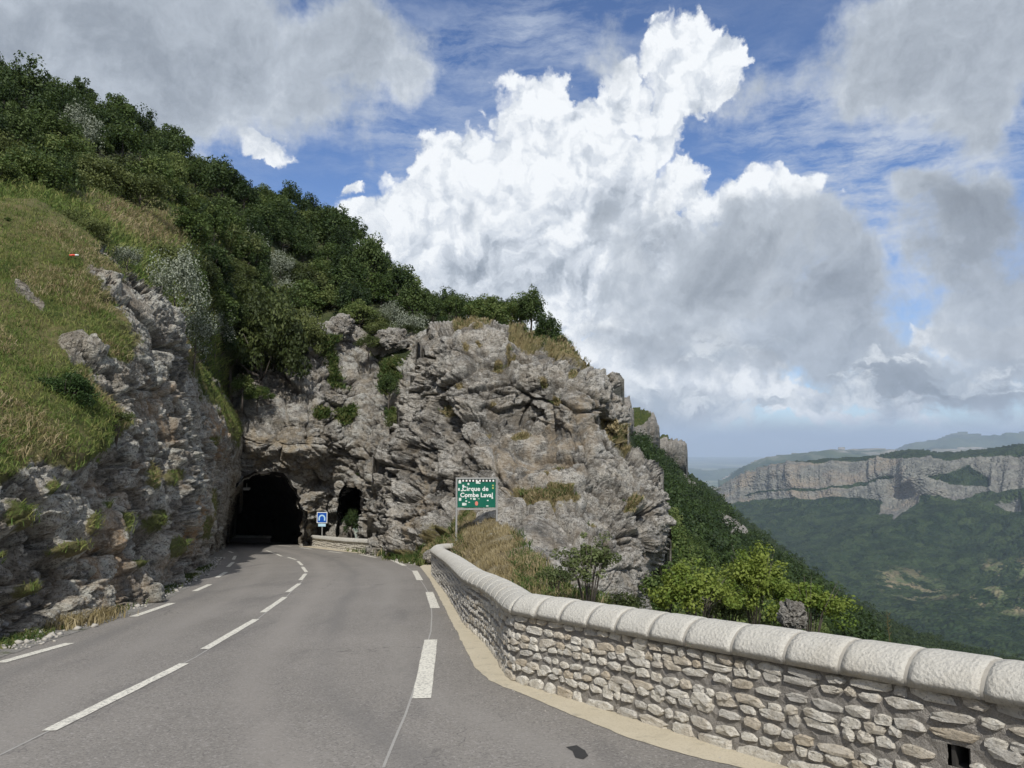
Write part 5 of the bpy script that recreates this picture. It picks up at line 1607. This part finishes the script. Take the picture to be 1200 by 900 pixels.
def blades(name, P, N, h, w, mat, seed, label, spread=.05, per=4, lean=.5):
    r = np.random.default_rng(seed); n = len(P) * per
    P = np.repeat(P, per, 0) + r.normal(size=(n, 3)) * [spread, spread, spread * .2]
    tint = np.repeat(r.random(n // per), per) * .6 + .4 * r.random(n)
    N = np.repeat(N, per, 0)
    up = np.array([0, 0, 1]) * .8 + N * .35 + r.normal(size=(n, 3)) * [lean, lean, .15]
    up /= np.linalg.norm(up, axis=1, keepdims=True)
    side = np.cross(up, r.normal(size=(n, 3))); side /= np.linalg.norm(side, axis=1, keepdims=True)
    hh = (h * (.5 + r.random(n)))[:, None]; ww = w * (.6 + .8 * r.random(n))[:, None]
    droop = np.stack([r.normal(size=n) * .35, r.normal(size=n) * .35, -.15 + 0 * hh[:, 0]], -1) * hh
    a = P - side * ww - up * .03; b_ = P + side * ww - up * .03; c_ = P + up * hh * .6 + side * ww * .7; d_ = P + up * hh * .6 - side * ww * .7; e_ = P + up * hh + droop
    V = np.stack([a, b_, c_, d_, e_], 1).reshape(-1, 3)
    i = np.arange(n)[:, None] * 5
    F = np.concatenate([i + [[0, 1, 2]], i + [[0, 2, 3]], i + [[3, 2, 4]]])
    o = link(name, np_mesh(name, V, F, False, {'tint': np.repeat(tint, 5)}), None, mat)
    return tag(o, label, None, None, 'stuff')


def sheet_points(S, weight, n, seed):
    r = np.random.default_rng(seed)
    w = weight * S.inside
    w = w * (S.D ** 1.0)
    k = r.choice(len(w), n, p=w / w.sum())
    return S.P[k], S.N[k]


gw = np.clip(gm - .45, 0, 1) * (L.px > -150)
P, N = sheet_points(L, gw, 17000, 1)
blades("slope_grass", P, N, .085, .006, m_grass, 2, "yellowing green grass covering the slope above the cutting", per=4)
gwd = gw * np.clip(.5 + wobL, 0, 1) if 'wobL' in globals() else gw
P, N = sheet_points(L, gw * (fbm(L.P / 2.0, 3, .5, 77) > .22), 2400, 3)
blades("dry_slope_grass", P, N, .12, .006, m_dry, 4, "tufts of dry straw coloured grass on the slope", per=5)
P, N = sheet_points(Oc, np.clip(grassO - .45, 0, 1) * (Oc.py < 600), 2600, 5)
blades("ledge_grass", P, N, .13, .010, m_dry, 6, "tufts of dry grass on ledges and crest of the outcrop", per=5, spread=.06)
P, N = sheet_points(Oc, np.clip(grassO - .55, 0, 1), 1500, 15)
blades("ledge_weeds", P, N, .18, .014, m_weed, 16, "green weeds rooted in the cracks of the outcrop", per=5, spread=.08)
P, N = sheet_points(Nn, np.clip(grassN - .45, 0, 1), 2600, 7)
blades("gully_weeds", P, N, .22, .03, m_weed, 8, "green weeds growing in the rocky gully beside the tunnel", per=5, spread=.15)
bw = np.clip(1 - np.hypot((Bk.px - 590) / 70, (Bk.py - 650) / 45), 0, 1) + .25 * (Bk.px < 720) * (Bk.py < 740)
P, N = sheet_points(Bk, bw * (fbm(Bk.P / 1.2, 3, .5, 78) > -.25), 2200, 9)
blades("bank_grass", P, N, .15, .007, m_dry, 10, "tall dry straw coloured grass on the bank behind the parapet", per=5, spread=.06, lean=.3)
P, N = sheet_points(Bk, (Bk.px > 600) * 1.0 + .6 * (Bk.px < 545), 1500, 19)
blades("bank_weeds", P, N, .20, .012, m_weed, 20, "green weeds among the dry grass behind the parapet", per=5, spread=.08)


def strip_points(pts, n, width, seed):
    r = np.random.default_rng(seed); P = np.array([G(a, c) for a, c in pts])
    s = np.concatenate([[0], np.cumsum(np.linalg.norm(np.diff(P, axis=0), axis=1))]); u = r.random(n) ** 1.0 * s[-1]
    u = s[-1] * np.clip(np.round(u / s[-1] * 14 + r.normal(size=n) * .55) / 14 + r.normal(size=n) * .02, 0, 1)
    Q = np.stack([np.interp(u, s, P[:, k]) for k in range(3)], -1) + r.normal(size=(n, 3)) * [width, width, 0]
    Q[:, 2] = gz(Q[:, 1]) + .0
    return Q, np.tile([0, 0, 1.], (n, 1))


P, N = strip_points([(-60, 775), (20, 752), (60, 737), (95, 727), (130, 716), (165, 705), (200, 687), (226, 674), (242, 663)], 1100, .10, 11)
blades("verge_weeds", P, N, .10, .009, m_weed, 12, "green weeds along the foot of the roadside cliff", per=5, spread=.06)
P, N = strip_points([(70, 738), (85, 733), (100, 730), (122, 722)], 260, .12, 13)
blades("verge_dry_weeds", P, N, .18, .008, m_dry, 14, "brownish dry plants leaning on the roadside cliff", per=5, spread=.08, lean=.25)
P, N = strip_points([(425, 646), (440, 648), (455, 650), (470, 653), (485, 657), (497, 661)], 900, .30, 15)
blades("corner_weeds", P, N, .32, .016, m_weed, 16, "weeds at the road edge below the outcrop", per=5, spread=.1)
P, N = strip_points([(470, 650), (485, 652), (500, 655)], 500, .4, 18)
blades("corner_dry_grass", P, N, .40, .014, m_dry, 17, "dry grass at the road edge below the outcrop", per=5, spread=.1)

hw = ((H.px < 262) & (H.py > 205)).astype(float) * (H.px > -60)
P, N = sheet_points(H, hw, 7000, 21)
blades("scrub_grass", P, N, .30, .016, m_grass, 22, "rough grass around the dry clearing below the wood", per=5, spread=.15)
P, N = sheet_points(H, dryH * 1.0, 1800, 23)
blades("clearing_grass", P, N, .26, .014, m_dry, 24, "dry straw coloured grass in the clearing", per=5, spread=.15)

# ------------------------------------------------------------------ trees on the hillside
hill_zone = [(-130, 100), (0, 112), (80, 132), (215, 196), (300, 238), (400, 278), (455, 326), (520, 366), (600, 388), (655, 408), (668, 420), (600, 402), (545, 392), (500, 396), (470, 392), (440, 384), (410, 380), (375, 372), (345, 420), (290, 440), (262, 440), (235, 380), (200, 330), (165, 290), (225, 262), (160, 236), (105, 236), (70, 225), (0, 225), (-130, 215)]
r = random.Random(12); idx_t = 0
placed = []
y = 122.0
clearing = [(112, 240), (215, 250), (212, 290), (118, 282)]
cands = []
while y < 450:
    x = -130 + r.uniform(0, 20)
    while x < 680:
        cands.append((x + r.uniform(-9, 9), y + r.uniform(-7, 7))); x += 26
    y += 17
cands = [q_ for q_ in cands if in_poly(np.array([q_[0]]), np.array([q_[1]]), hill_zone)[0] and not in_poly(np.array([q_[0]]), np.array([q_[1] - 8]), clearing)[0]]
# a row along the skyline
sk = np.array([(-140, 72), (-30, 98), (0, 104), (80, 122), (215, 190), (300, 236), (400, 276), (455, 326), (520, 366), (590, 384)], float)
sl = np.concatenate([[0], np.cumsum(np.hypot(*np.diff(sk, axis=0).T))])
u = 0
while u < sl[-1]:
    cands.append((float(np.interp(u, sl, sk[:, 0])), float(np.interp(u, sl, sk[:, 1])) + 6)); u += r.uniform(17, 30)
kl = {"oak": ("rounded green oak", "oaks"), "beech": ("tall fresh green tree", "tall green trees"), "dark": ("very dark green tree", "dark trees"), "olive": ("olive green shrub", "olive green shrubs"),
      "silver": ("silver leaved shrub", "silver leaved shrubs")}
def where(x, low):
    a = "above the grass slope" if x < 130 else "above the clearing" if x < 235 else "above the tunnel" if x < 360 else "above the gully" if x < 470 else "above the outcrop"
    b_ = "against the sky on the ridge" if low < 24 else "high in the wood" if low < 75 else "in the middle of the wood" if low < 130 else "at the wood's lower edge"
    return b_, a
for (x, y) in cands:
    p, nrm = H.sample(np.array([x]), np.array([y])); p = p[0]; D = p[1]
    low = y - float(np.interp(x, sk[:, 0], sk[:, 1]))
    if low < 45: k = r.choice(["dark", "dark", "oak", "beech", "dark"])
    elif x < 230 and low > 50: k = r.choice(["olive", "olive", "oak", "beech", "dark"])
    else: k = r.choice(["oak", "beech", "dark", "dark", "olive", "silver", "silver"] if low > 45 else ["oak", "beech", "dark", "dark", "beech", "oak"])
    rad_px = r.uniform(17, 35) * (.8 if low < 20 else 1) * (.8 if x > 500 else 1)
    s = rad_px * D / F_PX
    b_, a = where(x, low)
    tree(k, idx_t, p - [0, 0, .85 * s], s, kl[k][0] + " " + b_ + " " + a, "shrub" if k in ("olive", "silver") else "tree", kl[k][1] + " " + b_ + " " + a, sz=r.uniform(.85, 1.28 if k in ("dark", "beech") else 1.15)); idx_t += 1


def special(key, x, ybase, D, rad_px, label, cat="shrub", sz=1.0, sink=.3, i=0, name=None, mat=None):
    p = PX(x, ybase, D); s = rad_px * D / F_PX
    e = tree(key, i, p - [0, 0, sink * s], s, label, cat, None, sz=sz, name=name)
    if mat:
        for ch in e.children:
            if ch.name.startswith("crown"):
                ch.data = ch.data.copy(); ch.data.materials.clear(); ch.data.materials.append(mat)
    return e


special("bigbush", 345, 425, 49.5, 40, "dark bush touching the pale rocks above the tunnel", sz=1.5, sink=.3, i=1, name="big_bush")
special("bigbush", 306, 458, 48, 62, "largest dark olive bush hanging over the rock above the tunnel", sz=1.75, sink=.30, i=0, name="big_bush")
special("bigbush", 268, 430, 49, 46, "dark bush rising behind the largest bush above the tunnel", sz=1.6, i=1, name="big_bush", mat=m_leaf_dark)
special("silver", 205, 392, 27, 42, "tall silver leaved shrub behind the roadside rock crest", sz=1.3, i=0)
special("silver", 226, 436, 29, 34, "lower silver leaved shrub beside the grass strip", sz=1.2, i=1)
special("silver", 148, 318, 24, 25, "small whitish shrub below the dry clearing", sz=.75, i=0)
special("bigbush", 92, 286, 22.5, 40, "dark olive bush at the top edge of the grass slope", sz=.95, i=2)
special("olive", 30, 236, 31, 44, "light green bush at the edge of the wood above the grass slope", sz=1.15, i=1, mat=m_leaf)
special("olive", 118, 232, 38, 38, "yellow green bush uphill of the dry clearing", sz=1.0, i=0)
special("olive", 165, 245, 40, 34, "grey green bush at the right end of the dry clearing", sz=1.0, i=2)
special("pine", 9, 268, 19.5, 11, "tiny dark conifer standing alone on the grass slope", "tree", sz=.62, i=0, name="young_conifer")
special("dark", 284, 462, 45.5, 17, "small bright green conical shrub beside the grass strip", sink=.7, sz=.8, i=0, name="conical_shrub", mat=m_leaf)
special("bigbush", 302, 468, 46.5, 20, "low green shrub at the foot of the largest bush", sz=.8, i=2, name="low_shrub", mat=m_leaf)
special("olive", 472, 505, 44.5, 19, "green shrub growing low in the rocky gully", sz=1.0, i=1)
special("dark", 455, 475, 49, 15, "narrow dark shrub clinging to the gully rock", sz=1.2, i=1, name="narrow_shrub")
special("olive", 432, 410, 52, 16, "shrub on the ledge left of the outcrop top", sz=.9, i=0)
special("dark", 412, 636, 49.5, 13, "dark shrub hanging in the side opening beside the outcrop", sz=1.3, i=2, name="cave_shrub")
special("olive", 425, 560, 49, 8, "small shrub on the rock above the side opening", sz=.9, i=1)
special("oak", 600, 394, 45, 24, "green tree standing on the crest of the outcrop", "tree", sz=.95, i=0)
special("dark", 622, 398, 44, 24, "dark tree on the outcrop crest where the wood ends", "tree", sz=1.15, i=1)
special("dark", 642, 408, 43, 19, "smaller dark tree behind the dry crest grass", "tree", sz=1.0, i=2)
special("oak", 610, 388, 48, 24, "tree behind the crest grass between two dark trees", "tree", sz=1.0, i=2)
special("oak", 657, 414, 42, 13, "last small green tree on the crest of the outcrop", "tree", sz=.9, i=1)
special("pine", 664, 416, 41, 10, "small pine at the end of the crest trees", "tree", sz=.75, i=1)
special("beech", 578, 392, 47, 22, "upright tree behind the dry grass of the flat outcrop top", "tree", sz=1.0, i=1)
special("oak", 566, 388, 48, 24, "bushy tree behind the flat top of the outcrop", "tree", sz=.95, i=1)
special("olive", 445, 396, 55, 20, "low shrub filling the gap above the gully rocks", sz=.9, i=0)
special("oak", 420, 388, 56, 22, "round shrub on the rim above the gully", sz=.9, i=1, name="round_shrub")
special("olive", 480, 396, 54, 18, "shrub against the upper edge of the outcrop", sz=.8, i=2)
special("oak", 535, 382, 50, 20, "bushy tree above the corner of the outcrop", "tree", sz=1.0, i=2)


def low_shrub(x, y, D, rad_px, R, mat, label, seed, size=.05, leaves=1500, clumps=26, cr=.36, name="shrub", stem=True, cat="shrub"):
    s = rad_px * D / F_PX; p = PX(x, y, D)
    cm = crown_mesh("foliage", seed=seed, R=tuple(a * s for a in R), clumps=clumps, leaves=leaves, size=size / s * s, cr=cr, flat=.9, hollow=.25)
    cm.transform(Matrix.Translation((0, 0, R[2] * s * .85)))
    e = empty(name, tuple(p)); link("foliage", cm, e, mat)
    mb = MB(); rn = random.Random(seed)
    for k in range(16):
        a = rn.uniform(0, 6.28); q1 = Vector((math.cos(a) * R[0] * s * .6, math.sin(a) * R[1] * s * .6, R[2] * s * rn.uniform(.9, 1.7)))
        mb.tube([(0, 0, -.4), q1 * .45 + Vector((0, 0, .05)), q1], [.010 * s + .004, .007 * s + .003, .002], 5)
    mb.build("stems", m_bark, e, True)
    return tag(e, label, cat)


m_leaf_jun = leaf_mat("leaves_juniper", (.018, .040, .012), (.045, .085, .022), (.095, .14, .04))
low_shrub(72, 490, 14.0, 40, (1, .8, .85), m_leaf_jun, "feathery dark green juniper spreading on the grass slope", 900, size=.022, leaves=9000, clumps=46, cr=.24, name="juniper_bush")
low_shrub(137, 500, 15.2, 18, (1.1, .8, .6), m_leaf_olive, "small dark twiggy bush at the lower edge of the grass slope", 901, size=.02, leaves=1600, name="twiggy_bush")
m_leaf_w = leaf_mat("leaves_bank", (.05, .07, .025), (.11, .14, .05), (.22, .25, .12))
low_shrub(690, 706, 12.6, 50, (1, .7, .95), m_leaf_w, "loose grey green bush with thin stems behind the parapet", 902, size=.026, leaves=3000, clumps=60, cr=.14, name="thin_stemmed_bush")
low_shrub(650, 690, 14.5, 24, (1, .8, .6), m_leaf_w, "low leafy plant in front of the outcrop foot behind the parapet", 903, size=.024, leaves=1200, name="leafy_plant")
low_shrub(735, 725, 12.6, 24, (1, .8, .8), m_leaf_olive, "brownish scrub between the outcrop and the bright bushes", 904, size=.022, leaves=1400, name="scrub_bush")
low_shrub(818, 734, 14.2, 50, (1.15, .9, .85), m_leaf_bright, "bright yellow green bush with drooping leaves just over the parapet", 905, size=.036, leaves=5200, clumps=52, cr=.22, name="bright_bush")
low_shrub(783, 712, 19, 30, (1, 1, .95), m_leaf, "darker green bush against the foot of the outcrop", 906, size=.05, leaves=2600, clumps=30, name="dark_green_bush")
low_shrub(885, 738, 15.2, 46, (.9, .9, 1.25), m_leaf_bright, "taller bright green bush left of the poking boulder", 907, size=.036, leaves=5200, clumps=50, cr=.22, name="bright_bush")
low_shrub(950, 752, 14.6, 48, (1.15, .9, .9), m_leaf_bright, "bright green bush sloping away right of the poking boulder", 908, size=.036, leaves=5200, clumps=50, cr=.22, name="bright_bush")
low_shrub(855, 735, 17, 32, (1, 1, .9), m_leaf_olive, "dull green bush between the two bright bushes", 909, size=.04, leaves=2400, clumps=30, name="dull_bush")
low_shrub(835, 724, 24, 40, (1, 1, .9), m_leaf, "dark green bush farther down behind the bright bushes", 910, size=.06, leaves=3000, name="dark_green_bush")
low_shrub(905, 750, 24, 34, (1.1, 1, .8), m_leaf, "broad dark bush on the slope below the bright bushes", 911, size=.06, leaves=3000, name="dark_green_bush")
low_shrub(716, 512, 34.6, 10, (1, 1, 1.2), m_dry, "clump of dry golden grass on the outcrop's shoulder", 912, size=.09, leaves=700, name="grass_clump", cat="grass clump")
e = empty("dry_stalk", tuple(PX(1043, 752, 6.0))); mb = MB()
mb.tube([(0, 0, -.9), (.0, 0, 0), (-.012, 0, .12), (-.016, 0, .24)], [.004, .003, .0025, .0012], 5); mb.build("stem", m_dry, e)
mb = MB()
for k in range(7): mb.tube([(-.004, 0, .05 + k * .025), (.02 * (-1) ** k, .01, .07 + k * .025)], [.0025, .001], 4)
mb.build("seed_head", m_dry, e); tag(e, "single dry stalk sticking up behind the parapet coping", "plant stalk")

# small fallen stones and gravel at the road edges
def rubble(name, P, smin, smax, seed, mat, label):
    r = np.random.default_rng(seed); Vs = []; Fs = []
    base = np.array([(1, 0, 0), (-1, 0, 0), (0, 1, 0), (0, -1, 0), (0, 0, 1), (0, 0, -1)], float)
    tri = np.array([(0, 2, 4), (2, 1, 4), (1, 3, 4), (3, 0, 4), (2, 0, 5), (1, 2, 5), (3, 1, 5), (0, 3, 5)])
    for i, p in enumerate(P):
        s_ = smin + (smax - smin) * r.random() ** 3
        q_, _ = np.linalg.qr(r.normal(size=(3, 3)))
        Vs.append((base * (1 + .35 * r.normal(size=(6, 1)).clip(-1, 1))) @ q_ * s_ * [1, 1, .7] + p + [0, 0, s_ * .3]); Fs.append(tri + 6 * i)
    o = link(name, np_mesh(name, np.concatenate(Vs), np.concatenate(Fs)), None, mat)
    tag(o, label, None, None, 'stuff')
m_rub = plain("fallen_stone", (.40, .38, .34), .95, 0, .35, 14)
P, N = strip_points([(-60, 780), (20, 757), (60, 742), (95, 730), (130, 719), (165, 707), (200, 690), (228, 676), (243, 665), (256, 654)], 1300, .13, 31)
rubble("verge_rubble", P, .008, .07, 32, m_rub, "small fallen stones and gravel along the foot of the roadside cliff")
P, N = strip_points([(507, 672), (520, 700), (535, 725), (556, 765), (590, 800), (640, 828), (720, 855), (800, 880), (900, 908)], 500, .10, 33)
rubble("strip_gravel", P, .003, .012, 34, m_rub, "scattered grit along the mortar strip")
P, N = strip_points([(432, 650), (450, 652), (470, 656), (488, 662)], 160, .2, 35)
rubble("corner_rubble", P, .01, .09, 36, m_rub, "fallen stones at the foot of the outcrop by the road")


# ------------------------------------------------------------------ haze
mh = bpy.data.materials.new("haze_air"); mh.use_nodes = True
mh.node_tree.nodes.clear()
pv = mh.node_tree.nodes.new('ShaderNodeVolumePrincipled')
pv.inputs['Color'].default_value = (.60, .73, .96, 1)
pv.inputs['Density'].default_value = HAZE
pv.inputs['Density Attribute'].default_value = ""
pv.inputs['Anisotropy'].default_value = 0.0
oo = mh.node_tree.nodes.new('ShaderNodeOutputMaterial')
mh.node_tree.links.new(pv.outputs[0], oo.inputs['Volume'])
mh.cycles.homogeneous_volume = True
mb = MB(); mb.box((0, 14000, (-832 + 620) / 2), (97000, 69000, 832 + 620))
hz = mb.build("haze", mh)
tag(hz, None, None, None, 'stuff')
